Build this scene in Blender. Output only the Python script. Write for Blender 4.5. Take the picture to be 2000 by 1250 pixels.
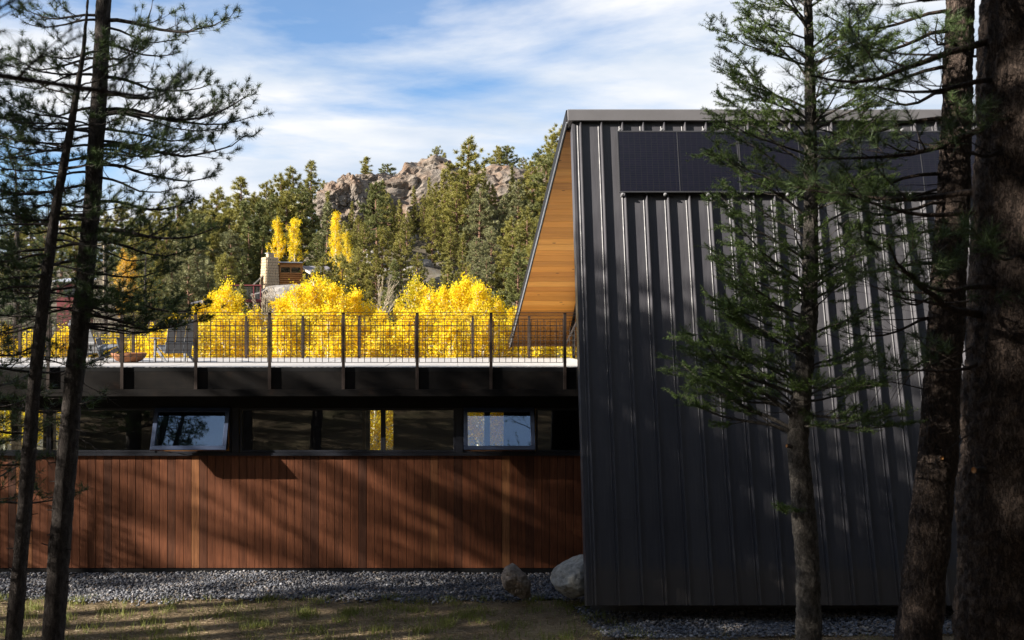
import bpy, bmesh, math, random
import numpy as np
from mathutils import Vector, noise as mnoise

for o in list(bpy.data.objects):
    bpy.data.objects.remove(o)
scene = bpy.context.scene
COL = scene.collection
PI = math.pi
R = math.radians

# ------------------------------------------------------------------ camera
F = 2000.0          # focal length in pixels of the 2000 px wide photograph
CX, CY = 890.0, 641.0
cam_d = bpy.data.cameras.new("camera")
cam = bpy.data.objects.new("camera", cam_d)
COL.objects.link(cam)
cam.location = (0, 0, 0)
cam.rotation_euler = (R(90), 0, 0)
cam_d.sensor_width = 36.0
cam_d.lens = 36.0
cam_d.shift_x = (1000 - CX) / 2000.0
cam_d.shift_y = -(625 - CY) / 2000.0
cam_d.clip_start = 0.05
cam_d.clip_end = 3000
cam_d.dof.use_dof = True
cam_d.dof.focus_distance = 20.5
cam_d.dof.aperture_fstop = 4.2
scene.camera = cam

# ------------------------------------------------------------------ light
SUN = Vector((1.0, 0.30, -0.47)).normalized()      # direction the light travels
sun_el = math.asin(-SUN.z)
world = bpy.data.worlds.new("World")
scene.world = world
world.use_nodes = True
wn = world.node_tree.nodes
wl = world.node_tree.links
wn.clear()


def wnode(t, **kw):
    n = wn.new(t)
    for k, v in kw.items():
        setattr(n, k, v)
    return n


sky = wnode('ShaderNodeTexSky', sky_type='NISHITA')
sky.sun_disc = False
sky.sun_elevation = sun_el
sky.sun_rotation = math.atan2(-SUN.x, -SUN.y)
sky.altitude = 2300
sky.air_density = 1.0
sky.dust_density = 0.3
sky.ozone_density = 2.0
tc = wnode('ShaderNodeTexCoord')
sep = wnode('ShaderNodeSeparateXYZ')
wl.new(tc.outputs['Generated'], sep.inputs[0])
zz = wnode('ShaderNodeMath', operation='MAXIMUM')
wl.new(sep.outputs['Z'], zz.inputs[0]); zz.inputs[1].default_value = 0.0
za = wnode('ShaderNodeMath', operation='ADD')
wl.new(zz.outputs[0], za.inputs[0]); za.inputs[1].default_value = 0.22
dx = wnode('ShaderNodeMath', operation='DIVIDE'); wl.new(sep.outputs['X'], dx.inputs[0]); wl.new(za.outputs[0], dx.inputs[1])
dy = wnode('ShaderNodeMath', operation='DIVIDE'); wl.new(sep.outputs['Y'], dy.inputs[0]); wl.new(za.outputs[0], dy.inputs[1])
cmb = wnode('ShaderNodeCombineXYZ')
wl.new(dx.outputs[0], cmb.inputs[0]); wl.new(dy.outputs[0], cmb.inputs[1])
mp = wnode('ShaderNodeMapping')
mp.inputs['Rotation'].default_value = (0, 0, R(26))
mp.inputs['Location'].default_value = (8.7, -2.2, 0.0)
mp.inputs['Scale'].default_value = (0.78, 1.2, 1.0)
wl.new(cmb.outputs[0], mp.inputs['Vector'])
n1 = wnode('ShaderNodeTexNoise'); n1.inputs['Scale'].default_value = 1.0
n1.inputs['Detail'].default_value = 9; n1.inputs['Roughness'].default_value = 0.56
n1.inputs['Distortion'].default_value = 0.35
wl.new(mp.outputs[0], n1.inputs['Vector'])
cr = wnode('ShaderNodeValToRGB')
cr.color_ramp.elements[0].position = 0.40; cr.color_ramp.elements[0].color = (0.14, 0.14, 0.14, 1)
cr.color_ramp.elements[1].position = 0.54; cr.color_ramp.elements[1].color = (1, 1, 1, 1)
wl.new(n1.outputs['Fac'], cr.inputs[0])
# cloud tone: slightly grey-blue bellies
n2 = wnode('ShaderNodeTexNoise'); n2.inputs['Scale'].default_value = 2.6; n2.inputs['Detail'].default_value = 6
wl.new(mp.outputs[0], n2.inputs['Vector'])
cr2 = wnode('ShaderNodeValToRGB')
cr2.color_ramp.elements[0].position = 0.36; cr2.color_ramp.elements[0].color = (4.4, 5.1, 6.1, 1)
cr2.color_ramp.elements[1].position = 0.60; cr2.color_ramp.elements[1].color = (6.6, 6.7, 6.9, 1)
wl.new(n2.outputs['Fac'], cr2.inputs[0])
mx = wnode('ShaderNodeMix', data_type='RGBA')
wl.new(cr.outputs['Color'], mx.inputs['Factor'])
hs = wnode('ShaderNodeHueSaturation'); hs.inputs['Saturation'].default_value = 1.2; hs.inputs['Value'].default_value = 1.35
wl.new(sky.outputs[0], hs.inputs['Color'])
wl.new(hs.outputs[0], mx.inputs['A'])
wl.new(cr2.outputs['Color'], mx.inputs['B'])
bg = wnode('ShaderNodeBackground'); bg.inputs['Strength'].default_value = 0.05
wl.new(mx.outputs['Result'], bg.inputs['Color'])
wo = wnode('ShaderNodeOutputWorld')
wl.new(bg.outputs[0], wo.inputs[0])

sd = bpy.data.lights.new("sun", 'SUN')
sd.energy = 5.0
sd.angle = R(0.53)
sd.color = (1.0, 0.92, 0.81)
so = bpy.data.objects.new("sun", sd)
COL.objects.link(so)
so.location = (-30, -8, 25)
so.rotation_euler = SUN.to_track_quat('-Z', 'Y').to_euler()

scene.view_settings.view_transform = 'Standard'
scene.view_settings.look = 'None'
scene.view_settings.exposure = 1.6
scene.view_settings.gamma = 1.0
scene.view_settings.use_curve_mapping = False


def at(px, py, d):
    return Vector(((px - CX) * d / F, d, (CY - py) * d / F))


def X_at(px, d):
    return (px - CX) * d / F


# ------------------------------------------------------------------ object helpers
def tag(o, label=None, cat=None, group=None, kind=None):
    if label: o['label'] = label
    if cat: o['category'] = cat
    if group: o['group'] = group
    if kind: o['kind'] = kind
    return o


def link(name, me, mat=None, parent=None):
    o = bpy.data.objects.new(name, me)
    COL.objects.link(o)
    if mat is not None and me is not None and len(me.materials) == 0:
        me.materials.append(mat)
    if parent is not None:
        o.parent = parent
    return o


def empty(name, loc=(0, 0, 0), rz=0.0):
    o = bpy.data.objects.new(name, None)
    COL.objects.link(o)
    o.location = loc
    o.rotation_euler = (0, 0, rz)
    o.empty_display_size = 0.2
    return o


def np_mesh(name, V, faces_list, smooth=False):
    """V (N,3); faces_list: list of (M,k) int arrays."""
    me = bpy.data.meshes.new(name)
    V = np.asarray(V, dtype=np.float32).reshape(-1, 3)
    loops = np.concatenate([np.asarray(f, dtype=np.int32).ravel() for f in faces_list])
    tot = np.concatenate([np.full(len(f), np.asarray(f).shape[1], dtype=np.int32) for f in faces_list])
    start = np.concatenate([[0], np.cumsum(tot)[:-1]]).astype(np.int32)
    me.vertices.add(len(V)); me.vertices.foreach_set('co', V.ravel())
    me.loops.add(len(loops)); me.loops.foreach_set('vertex_index', loops)
    me.polygons.add(len(tot)); me.polygons.foreach_set('loop_start', start)
    me.polygons.foreach_set('loop_total', tot)
    if smooth:
        me.polygons.foreach_set('use_smooth', np.ones(len(tot), dtype=bool))
    me.update(calc_edges=True)
    return me


class MB:
    """collects quads/tris for one mesh"""
    def __init__(self):
        self.v = []; self.f = []

    def box(self, x0, x1, y0, y1, z0, z1):
        b = len(self.v)
        for z in (z0, z1):
            self.v += [(x0, y0, z), (x1, y0, z), (x1, y1, z), (x0, y1, z)]
        for q in ((0, 3, 2, 1), (4, 5, 6, 7), (0, 1, 5, 4), (1, 2, 6, 5), (2, 3, 7, 6), (3, 0, 4, 7)):
            self.f.append([b + i for i in q])
        return self

    def bar(self, p0, p1, w, h, up=(0, 0, 1)):
        p0 = Vector(p0); p1 = Vector(p1)
        d = (p1 - p0).normalized(); u = Vector(up)
        s = d.cross(u)
        if s.length < 1e-5: s = d.cross(Vector((1, 0, 0)))
        s.normalize(); t = s.cross(d).normalized()
        b = len(self.v)
        for p in (p0, p1):
            for a, c in ((-1, -1), (1, -1), (1, 1), (-1, 1)):
                self.v.append(tuple(p + s * (a * w / 2) + t * (c * h / 2)))
        for q in ((0, 1, 2, 3), (7, 6, 5, 4), (0, 4, 5, 1), (1, 5, 6, 2), (2, 6, 7, 3), (3, 7, 4, 0)):
            self.f.append([b + i for i in q])
        return self

    def prism(self, poly, axis, a0, a1):
        """poly: list of 2d points extruded along axis ('x','y','z')"""
        b = len(self.v); n = len(poly)
        for a in (a0, a1):
            for (p, q) in poly:
                self.v.append((a, p, q) if axis == 'x' else ((p, a, q) if axis == 'y' else (p, q, a)))
        self.f.append([b + i for i in range(n)][::-1]); self.f.append([b + n + i for i in range(n)])
        for i in range(n):
            j = (i + 1) % n
            self.f.append([b + i, b + j, b + n + j, b + n + i])
        return self

    def hexa(self, pts):
        """8 points: bottom 4, top 4"""
        b = len(self.v); self.v += [tuple(p) for p in pts]
        for q in ((0, 3, 2, 1), (4, 5, 6, 7), (0, 1, 5, 4), (1, 2, 6, 5), (2, 3, 7, 6), (3, 0, 4, 7)):
            self.f.append([b + i for i in q])
        return self

    def mesh(self, name, bevel=0.0):
        me = bpy.data.meshes.new(name)
        me.from_pydata(self.v, [], self.f)
        bm = bmesh.new(); bm.from_mesh(me)
        bmesh.ops.recalc_face_normals(bm, faces=bm.faces)
        if bevel > 0:
            bmesh.ops.bevel(bm, geom=bm.edges[:], offset=bevel, segments=1, affect='EDGES', clamp_overlap=True)
        bm.to_mesh(me); bm.free(); me.update()
        return me

    def build(self, name, mat, parent=None, bevel=0.0):
        return link(name, self.mesh(name, bevel), mat, parent)


def tube(path, radii, sides=8, cap=True):
    path = np.asarray(path, float); n = len(path)
    radii = np.asarray(radii, float)
    T = np.gradient(path, axis=0); T /= np.linalg.norm(T, axis=1)[:, None] + 1e-9
    ref = np.array([0.0, 1.0, 0.0]) if abs(T[0][1]) < 0.8 else np.array([1.0, 0, 0])
    S = np.cross(T, ref); S /= np.linalg.norm(S, axis=1)[:, None] + 1e-9
    U = np.cross(S, T)
    a = np.linspace(0, 2 * PI, sides, endpoint=False)
    V = path[:, None, :] + radii[:, None, None] * (np.cos(a)[None, :, None] * S[:, None, :] + np.sin(a)[None, :, None] * U[:, None, :])
    i = np.arange(n - 1)[:, None] * sides; j = np.arange(sides)[None, :]; j2 = (j + 1) % sides
    Q = np.stack([i + j, i + sides + j, i + sides + j2, i + j2], -1).reshape(-1, 4)
    return V.reshape(-1, 3), Q


class Wood:
    """tubes and straight twigs of one tree"""
    def __init__(self):
        self.V = []; self.F = []; self.n = 0; self.segs = []

    def add(self, V, Q):
        self.V.append(V); self.F.append(Q + self.n); self.n += len(V)

    def tube(self, path, radii, sides=6):
        self.add(*tube(path, radii, sides))

    def seg(self, p0, p1, r0, r1):
        self.segs.append((p0[0], p0[1], p0[2], p1[0], p1[1], p1[2], r0, r1))

    def mesh(self, name):
        if self.segs:
            S = np.array(self.segs); P0 = S[:, 0:3]; P1 = S[:, 3:6]
            D = P1 - P0; D /= np.linalg.norm(D, axis=1)[:, None] + 1e-9
            ref = np.where(np.abs(D[:, 2:3]) < 0.8, np.array([[0, 0, 1.0]]), np.array([[1.0, 0, 0]]))
            A = np.cross(D, ref); A /= np.linalg.norm(A, axis=1)[:, None] + 1e-9
            B = np.cross(D, A)
            vs = []
            for P, r in ((P0, S[:, 6:7]), (P1, S[:, 7:8])):
                for k in range(3):
                    an = 2 * PI * k / 3
                    vs.append(P + r * (math.cos(an) * A + math.sin(an) * B))
            V = np.stack(vs, 1).reshape(-1, 3)
            b = (np.arange(len(S)) * 6)[:, None]
            Q = np.concatenate([b + np.array([[k, (k + 1) % 3, 3 + (k + 1) % 3, 3 + k]]) for k in range(3)], 0)
            self.add(V, Q); self.segs = []
        return np_mesh(name, np.concatenate(self.V), [np.concatenate(self.F)], smooth=True)


def needles(rs, P, D, n, back, length, width, c0, c1):
    """n thin triangles round each tip P with direction D"""
    P = np.asarray(P); D = np.asarray(D); N = len(P)
    D = D / (np.linalg.norm(D, axis=1)[:, None] + 1e-9)
    P = np.repeat(P, n, 0); D = np.repeat(D, n, 0); M = N * n
    back = np.repeat(np.broadcast_to(np.asarray(back, float), (N,)), n)
    base = P - D * (rs.random(M) * back)[:, None]
    rv = rs.normal(size=(M, 3)); rv -= (rv * D).sum(1)[:, None] * D
    rv /= np.linalg.norm(rv, axis=1)[:, None] + 1e-9
    th = np.radians(c0 + (c1 - c0) * rs.random(M))
    dr = D * np.cos(th)[:, None] + rv * np.sin(th)[:, None]
    l = length * (0.7 + 0.4 * rs.random(M))
    sd_ = np.cross(dr, rs.normal(size=(M, 3))); sd_ /= np.linalg.norm(sd_, axis=1)[:, None] + 1e-9
    sd_ *= width / 2
    return np.stack([base + sd_, base - sd_, base + dr * l[:, None]], 1)


def tri_mesh(name, T):
    V = T.reshape(-1, 3)
    return np_mesh(name, V, [np.arange(len(V)).reshape(-1, 3)])


def quad_leaves(rs, P, size, flat=0.3):
    M = len(P)
    nrm = rs.normal(size=(M, 3)); nrm[:, 2] += flat; nrm /= np.linalg.norm(nrm, axis=1)[:, None]
    a = np.cross(nrm, rs.normal(size=(M, 3))); a /= np.linalg.norm(a, axis=1)[:, None] + 1e-9
    b = np.cross(nrm, a)
    s = (size * (0.65 + 0.7 * rs.random(M)))[:, None]
    V = np.stack([P - a * s * .5, P + b * s * .42, P + a * s * .55, P - b * s * .42], 1)
    return V.reshape(-1, 3)


# ------------------------------------------------------------------ materials
def mat_base(name):
    m = bpy.data.materials.new(name); m.use_nodes = True
    nt = m.node_tree; nt.nodes.clear()
    out = nt.nodes.new('ShaderNodeOutputMaterial')
    return m, nt, out


def nd(nt, t, **kw):
    n = nt.nodes.new(t)
    for k, v in kw.items():
        if k.startswith('i_'):
            n.inputs[k[2:].replace('_', ' ')].default_value = v
        else:
            setattr(n, k, v)
    return n


def ramp(nt, fac, stops):
    r = nt.nodes.new('ShaderNodeValToRGB')
    e = r.color_ramp.elements
    while len(e) > 1: e.remove(e[-1])
    e[0].position = stops[0][0]; e[0].color = (*stops[0][1], 1)
    for p, c in stops[1:]:
        x = e.new(p); x.color = (*c, 1)
    nt.links.new(fac, r.inputs[0])
    return r.outputs[0]


def mixc(nt, fac, a, b, mode='MIX'):
    m = nt.nodes.new('ShaderNodeMix'); m.data_type = 'RGBA'; m.blend_type = mode
    for s, v in (('Factor', fac), ('A', a), ('B', b)):
        if hasattr(v, 'is_linked'): nt.links.new(v, m.inputs[s])
        elif s == 'Factor': m.inputs[s].default_value = v
        else: m.inputs[s].default_value = (*v, 1)
    return m.outputs['Result']


def coords(nt, scale=(1, 1, 1), kind='Object', loc=None):
    t = nt.nodes.new('ShaderNodeTexCoord'); mpn = nt.nodes.new('ShaderNodeMapping')
    mpn.inputs['Scale'].default_value = scale
    nt.links.new(t.outputs[kind], mpn.inputs[0])
    if loc is not None: nt.links.new(loc, mpn.inputs['Location'])
    return mpn.outputs[0]


def noise(nt, vec, scale, detail=5, rough=0.55, dist=0.0):
    n = nt.nodes.new('ShaderNodeTexNoise')
    n.inputs['Scale'].default_value = scale; n.inputs['Detail'].default_value = detail
    n.inputs['Roughness'].default_value = rough; n.inputs['Distortion'].default_value = dist
    nt.links.new(vec, n.inputs['Vector'])
    return n.outputs['Fac']


def principled(nt, out, color, rough=0.6, metal=0.0, spec=0.5, bump=None, bstr=0.3, bdist=0.01):
    p = nt.nodes.new('ShaderNodeBsdfPrincipled')
    if hasattr(color, 'is_linked'): nt.links.new(color, p.inputs['Base Color'])
    else: p.inputs['Base Color'].default_value = (*color, 1)
    if hasattr(rough, 'is_linked'): nt.links.new(rough, p.inputs['Roughness'])
    else: p.inputs['Roughness'].default_value = rough
    p.inputs['Metallic'].default_value = metal
    p.inputs['Specular IOR Level'].default_value = spec
    if bump is not None:
        b = nt.nodes.new('ShaderNodeBump'); b.inputs['Strength'].default_value = bstr; b.inputs['Distance'].default_value = bdist
        nt.links.new(bump, b.inputs['Height']); nt.links.new(b.outputs[0], p.inputs['Normal'])
    nt.links.new(p.outputs[0], out.inputs[0])
    return p


def m_simple(name, color, rough=0.6, var=0.25, scale=4.0, metal=0.0, spec=0.5, bstr=0.15, bdist=0.004, kind='Object', stretch=(1, 1, 1)):
    m, nt, out = mat_base(name)
    v = coords(nt, stretch, kind)
    f = noise(nt, v, scale, 6, 0.6)
    c0 = tuple(c * (1 - var) for c in color); c1 = tuple(min(1, c * (1 + var)) for c in color)
    col = ramp(nt, f, [(0.3, c0), (0.7, c1)])
    f2 = noise(nt, v, scale * 9, 4, 0.6)
    principled(nt, out, col, rough, metal, spec, f2, bstr, bdist)
    return m


def m_leaf(name, c0, c1, trans=0.25, tcol=None, rough=0.55, patch=0.5):
    """foliage: each leaf its own tone, broad patches, light coming through"""
    m, nt, out = mat_base(name)
    g = nt.nodes.new('ShaderNodeNewGeometry')
    oi = nt.nodes.new('ShaderNodeObjectInfo')
    v = coords(nt, (1, 1, 1))
    f = noise(nt, v, patch, 3)
    a = nt.nodes.new('ShaderNodeMath'); a.operation = 'MULTIPLY_ADD'
    nt.links.new(g.outputs['Random Per Island'], a.inputs[0]); a.inputs[1].default_value = 0.55
    nt.links.new(f, a.inputs[2])
    b = nt.nodes.new('ShaderNodeMath'); b.operation = 'MULTIPLY_ADD'
    nt.links.new(oi.outputs['Random'], b.inputs[0]); b.inputs[1].default_value = 0.35
    nt.links.new(a.outputs[0], b.inputs[2])
    col = ramp(nt, b.outputs[0], [(0.45, c0), (1.25 if False else 1.0, c1)])
    d = nt.nodes.new('ShaderNodeBsdfPrincipled'); d.inputs['Roughness'].default_value = rough
    d.inputs['Specular IOR Level'].default_value = 0.35
    nt.links.new(col, d.inputs['Base Color'])
    t = nt.nodes.new('ShaderNodeBsdfTranslucent')
    if tcol is None: nt.links.new(col, t.inputs[0])
    else: t.inputs[0].default_value = (*tcol, 1)
    mxs = nt.nodes.new('ShaderNodeMixShader'); mxs.inputs[0].default_value = trans
    nt.links.new(d.outputs[0], mxs.inputs[1]); nt.links.new(t.outputs[0], mxs.inputs[2])
    nt.links.new(mxs.outputs[0], out.inputs[0])
    return m


def m_bark(name, c0, c1, scale=14.0, bdist=0.02, zs=0.35, crack=0.5):
    m, nt, out = mat_base(name)
    v = coords(nt, (1, 1, zs))
    vo = nt.nodes.new('ShaderNodeTexVoronoi'); vo.feature = 'DISTANCE_TO_EDGE'; vo.inputs['Scale'].default_value = scale
    nz = noise(nt, v, scale * 0.8, 5)
    mv = nt.nodes.new('ShaderNodeMix'); mv.data_type = 'RGBA'; mv.blend_type = 'LINEAR_LIGHT'; mv.inputs['Factor'].default_value = 0.06
    nt.links.new(v, mv.inputs['A'])
    n3 = nt.nodes.new('ShaderNodeTexNoise'); n3.inputs['Scale'].default_value = scale * 1.4; nt.links.new(v, n3.inputs['Vector'])
    nt.links.new(n3.outputs['Color'], mv.inputs['B'])
    nt.links.new(mv.outputs['Result'], vo.inputs['Vector'])
    crk = ramp(nt, vo.outputs['Distance'], [(0.0, (0.0, 0.0, 0.0)), (0.16, (1, 1, 1))])
    col = ramp(nt, nz, [(0.3, c0), (0.68, c1)])
    col = mixc(nt, crack, col, crk, 'MULTIPLY')
    n4 = noise(nt, v, scale * 7, 4)
    h = mixc(nt, 0.35, crk, n4, 'MULTIPLY')
    principled(nt, out, col, 0.9, 0, 0.2, h, 1.0, bdist)
    return m


def m_wood_board(name, c_dark, c_mid, c_light, grain_axis='z', gscale=60.0, gk=1.0):
    m, nt, out = mat_base(name)
    oi = nt.nodes.new('ShaderNodeObjectInfo')
    ml = nt.nodes.new('ShaderNodeMath'); ml.operation = 'MULTIPLY'; ml.inputs[1].default_value = 37.0
    nt.links.new(oi.outputs['Random'], ml.inputs[0])
    cb = nt.nodes.new('ShaderNodeCombineXYZ')
    for i in range(3): nt.links.new(ml.outputs[0], cb.inputs[i])
    st = {'z': (1, 1, 0.06), 'x': (0.06, 1, 1), 'y': (1, 0.06, 1)}[grain_axis]
    v = coords(nt, st, 'Object', cb.outputs[0])
    g1 = noise(nt, v, gscale, 6, 0.65, 0.6)
    g2 = noise(nt, v, gscale * 0.16, 4, 0.6, 1.5)
    base = ramp(nt, oi.outputs['Random'], [(0.0, c_dark), (0.14, tuple(0.75 * a for a in c_mid)), (0.3, c_mid), (0.62, tuple(0.8 * a for a in c_mid)), (0.88, c_mid), (1.0, c_light)])
    g = ramp(nt, g1, [(0.3, (0.55, 0.5, 0.48)), (0.62, (1.1, 1.1, 1.1))])
    c = mixc(nt, 0.8 * gk, base, g, 'MULTIPLY')
    gg = ramp(nt, g2, [(0.32, (0.6, 0.55, 0.52)), (0.55, (1, 1, 1)), (0.75, (1.35, 1.3, 1.2))])
    c = mixc(nt, 0.75 * gk, c, gg, 'MULTIPLY')
    if gk < 1:
        kn = nt.nodes.new('ShaderNodeTexVoronoi'); kn.inputs['Scale'].default_value = 3.0; nt.links.new(coords(nt, (0.55, 1.3, 1.3), 'Object', cb.outputs[0]), kn.inputs['Vector'])
        c = mixc(nt, ramp(nt, kn.outputs['Distance'], [(0.05, (1, 1, 1)), (0.085, (0, 0, 0))]), c, (0.16, 0.06, 0.015))
    principled(nt, out, c, 0.55, 0, 0.35, g1, 0.25, 0.002)
    return m


M = {}
# standing seam metal: charcoal paint, faint oil-canning
m, nt, out = mat_base('charcoal_metal')
v = coords(nt, (1, 1, 1))
oc = noise(nt, coords(nt, (2.2, 1, 0.5)), 1.6, 3, 0.5)
col = ramp(nt, noise(nt, v, 1.2, 6), [(0.3, (0.060, 0.059, 0.067)), (0.7, (0.080, 0.079, 0.087))])
oi = nt.nodes.new('ShaderNodeObjectInfo')
col = mixc(nt, 1.0, col, ramp(nt, oi.outputs['Random'], [(0.0, (0.90, 0.90, 0.92)), (1.0, (1.10, 1.09, 1.08))]), 'MULTIPLY')
stk = noise(nt, coords(nt, (16, 1, 0.35)), 2.0, 5, 0.6)
col = mixc(nt, ramp(nt, stk, [(0.52, (0, 0, 0)), (0.75, (0.35, 0.35, 0.35))]), col, (0.12, 0.117, 0.118))
sz = nt.nodes.new('ShaderNodeSeparateXYZ'); nt.links.new(coords(nt), sz.inputs[0])
ad = nt.nodes.new('ShaderNodeMath'); ad.operation = 'MULTIPLY_ADD'; ad.inputs[1].default_value = -0.9
nt.links.new(noise(nt, v, 5.0, 6, 0.7), ad.inputs[0]); nt.links.new(sz.outputs['Z'], ad.inputs[2])
col = mixc(nt, ramp(nt, ad.outputs[0], [(0.0, (0.45, 0.45, 0.45)), (0.28, (0, 0, 0))]), col, (0.11, 0.09, 0.07))
rg = ramp(nt, noise(nt, v, 6.0, 5), [(0.3, (0.34,) * 3), (0.7, (0.46,) * 3)])
principled(nt, out, col, rg, 0.0, 0.22, oc, 0.5, 0.03)
M['metal'] = m
M['cap_metal'] = m_simple('cap_metal', (0.13, 0.125, 0.13), 0.45, 0.1, 1.5, spec=0.5, bstr=0.05)
M['black'] = m_simple('black_painted_metal', (0.009, 0.009, 0.010), 0.6, 0.2, 3.0, spec=0.2, bstr=0.05)
M['frame'] = m_simple('window_frame_paint', (0.016, 0.018, 0.026), 0.42, 0.15, 4.0, spec=0.5, bstr=0.05)
M['sash'] = m_simple('sash_frame_paint', (0.03, 0.045, 0.09), 0.4, 0.12, 4.0, spec=0.5, bstr=0.05)
# mill steel with rust bloom
m, nt, out = mat_base('weathered_steel')
v = coords(nt, (1, 1, 1))
f = noise(nt, v, 2.3, 7, 0.65)
fs = noise(nt, coords(nt, (0.25, 1, 5)), 6, 5, 0.6)
c = ramp(nt, f, [(0.35, (0.007, 0.0065, 0.007)), (0.6, (0.014, 0.012, 0.011)), (0.78, (0.034, 0.019, 0.013))])
c = mixc(nt, 0.4, c, ramp(nt, fs, [(0.3, (0.5, 0.5, 0.5)), (0.7, (1.2, 1.15, 1.1))]), 'MULTIPLY')
principled(nt, out, c, 0.7, 0.0, 0.12, fs, 0.1, 0.003)
M['steel'] = m
M['rail_steel'] = m_simple('rail_steel', (0.034, 0.023, 0.019), 0.6, 0.4, 5.0, metal=0.1, spec=0.35)
M['far_rail_steel'] = M['rail_steel']
M['board'] = m_wood_board('cedar_board', (0.085, 0.034, 0.019), (0.20, 0.070, 0.031), (0.34, 0.150, 0.062), 'z', 55)
M['plank'] = m_wood_board('soffit_plank', (0.52, 0.20, 0.030), (0.66, 0.27, 0.042), (0.72, 0.33, 0.065), 'x', 34, 0.4)
M['interior'] = m_simple('interior_panel', (0.10, 0.075, 0.055), 0.7, 0.2, 2.0)
M['interior_floor'] = m_simple('interior_floor', (0.12, 0.09, 0.065), 0.5, 0.2, 2.0)
M['concrete'] = m_simple('deck_paver', (0.36, 0.345, 0.335), 0.8, 0.14, 2.5)
M['foundation'] = m_simple('foundation_concrete', (0.10, 0.10, 0.10), 0.9, 0.3, 2.0)
M['chair'] = m_simple('chair_polymer', (0.11, 0.115, 0.125), 0.5, 0.1, 6.0)
M['corten'] = m_simple('rusted_bowl', (0.22, 0.085, 0.032), 0.8, 0.4, 7.0)
M['tan_stone'] = m_simple('tan_stone', (0.42, 0.32, 0.21), 0.9, 0.3, 9.0)
M['redwood_paint'] = m_simple('dark_red_paint', (0.14, 0.018, 0.022), 0.6, 0.25, 3.0)
M['log'] = m_simple('varnished_log', (0.34, 0.145, 0.035), 0.6, 0.35, 1.2, stretch=(0.3, 1, 4))
M['shingle'] = m_simple('grey_shingle', (0.16, 0.15, 0.165), 0.9, 0.3, 3.0)
M['pale_trim'] = m_simple('pale_trim', (0.62, 0.56, 0.46), 0.7, 0.12, 2.0)
M['zinc'] = m_simple('zinc_flashing', (0.38, 0.40, 0.45), 0.45, 0.1, 2.0)
M['brown_siding'] = m_simple('brown_siding', (0.16, 0.065, 0.03), 0.8, 0.3, 2.0)
M['cut_wood'] = m_simple('cut_branch_wood', (0.45, 0.20, 0.06), 0.8, 0.3, 30.0)

# glass: clear pane that mirrors more at grazing angles
m, nt, out = mat_base('window_glass')
tr = nt.nodes.new('ShaderNodeBsdfTransparent'); tr.inputs[0].default_value = (0.80, 0.84, 0.82, 1)
gl = nt.nodes.new('ShaderNodeBsdfGlossy'); gl.inputs['Roughness'].default_value = 0.004; gl.inputs[0].default_value = (0.95, 0.97, 1, 1)
fr = nt.nodes.new('ShaderNodeFresnel'); fr.inputs[0].default_value = 2.0
mxs = nt.nodes.new('ShaderNodeMixShader')
nt.links.new(fr.outputs[0], mxs.inputs[0]); nt.links.new(tr.outputs[0], mxs.inputs[1]); nt.links.new(gl.outputs[0], mxs.inputs[2])
nt.links.new(mxs.outputs[0], out.inputs[0])
M['glass'] = m
# glass of the operable sashes: blue sky reflection put into the gloss colour
m2 = m.copy(); m2.name = 'sky_tinted_sash_glass'
for n in m2.node_tree.nodes:
    if n.type == 'FRESNEL': n.inputs[0].default_value = 2.0
    if n.type == 'BSDF_GLOSSY': n.inputs[0].default_value = (0.42, 0.62, 1.0, 1)
M['sash_glass'] = m2

# solar panel: fine shingled cells
m, nt, out = mat_base('solar_cells')
t = nt.nodes.new('ShaderNodeTexCoord')
br = nt.nodes.new('ShaderNodeTexBrick')
br.offset = 0.0
br.inputs['Color1'].default_value = (0.006, 0.007, 0.014, 1); br.inputs['Color2'].default_value = (0.008, 0.008, 0.017, 1)
br.inputs['Mortar'].default_value = (0.017, 0.017, 0.021, 1)
br.inputs['Scale'].default_value = 1.0; br.inputs['Mortar Size'].default_value = 0.0035
br.inputs['Brick Width'].default_value = 0.105; br.inputs['Row Height'].default_value = 0.035
mpn = nt.nodes.new('ShaderNodeMapping'); mpn.inputs['Rotation'].default_value = (R(90), 0, 0)
nt.links.new(t.outputs['Object'], mpn.inputs[0]); nt.links.new(mpn.outputs[0], br.inputs['Vector'])
p = principled(nt, out, br.outputs['Color'], 0.22, 0, 0.3)
M['cells'] = m
M['panel_frame'] = m_simple('panel_frame', (0.045, 0.045, 0.05), 0.4, 0.1, 4.0)
M['clamp'] = m_simple('clamp_metal', (0.22, 0.22, 0.23), 0.5, 0.1, 4.0)

# rock
def m_rock(name, c0, c1, c2, scale=0.6, bd=0.12):
    m, nt, out = mat_base(name)
    v = coords(nt, (1, 1, 1.3))
    f = noise(nt, v, scale, 8, 0.62, 0.4)
    f2 = noise(nt, v, scale * 5, 8, 0.65)
    c = ramp(nt, f, [(0.3, c0), (0.5, c1), (0.72, c2)])
    sp = ramp(nt, f2, [(0.32, (0.5, 0.5, 0.5)), (0.55, (1, 1, 1)), (0.75, (1.25, 1.22, 1.18))])
    c = mixc(nt, 0.8, c, sp, 'MULTIPLY')
    principled(nt, out, c, 0.95, 0, 0.2, f2, 0.9, bd)
    return m


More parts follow.
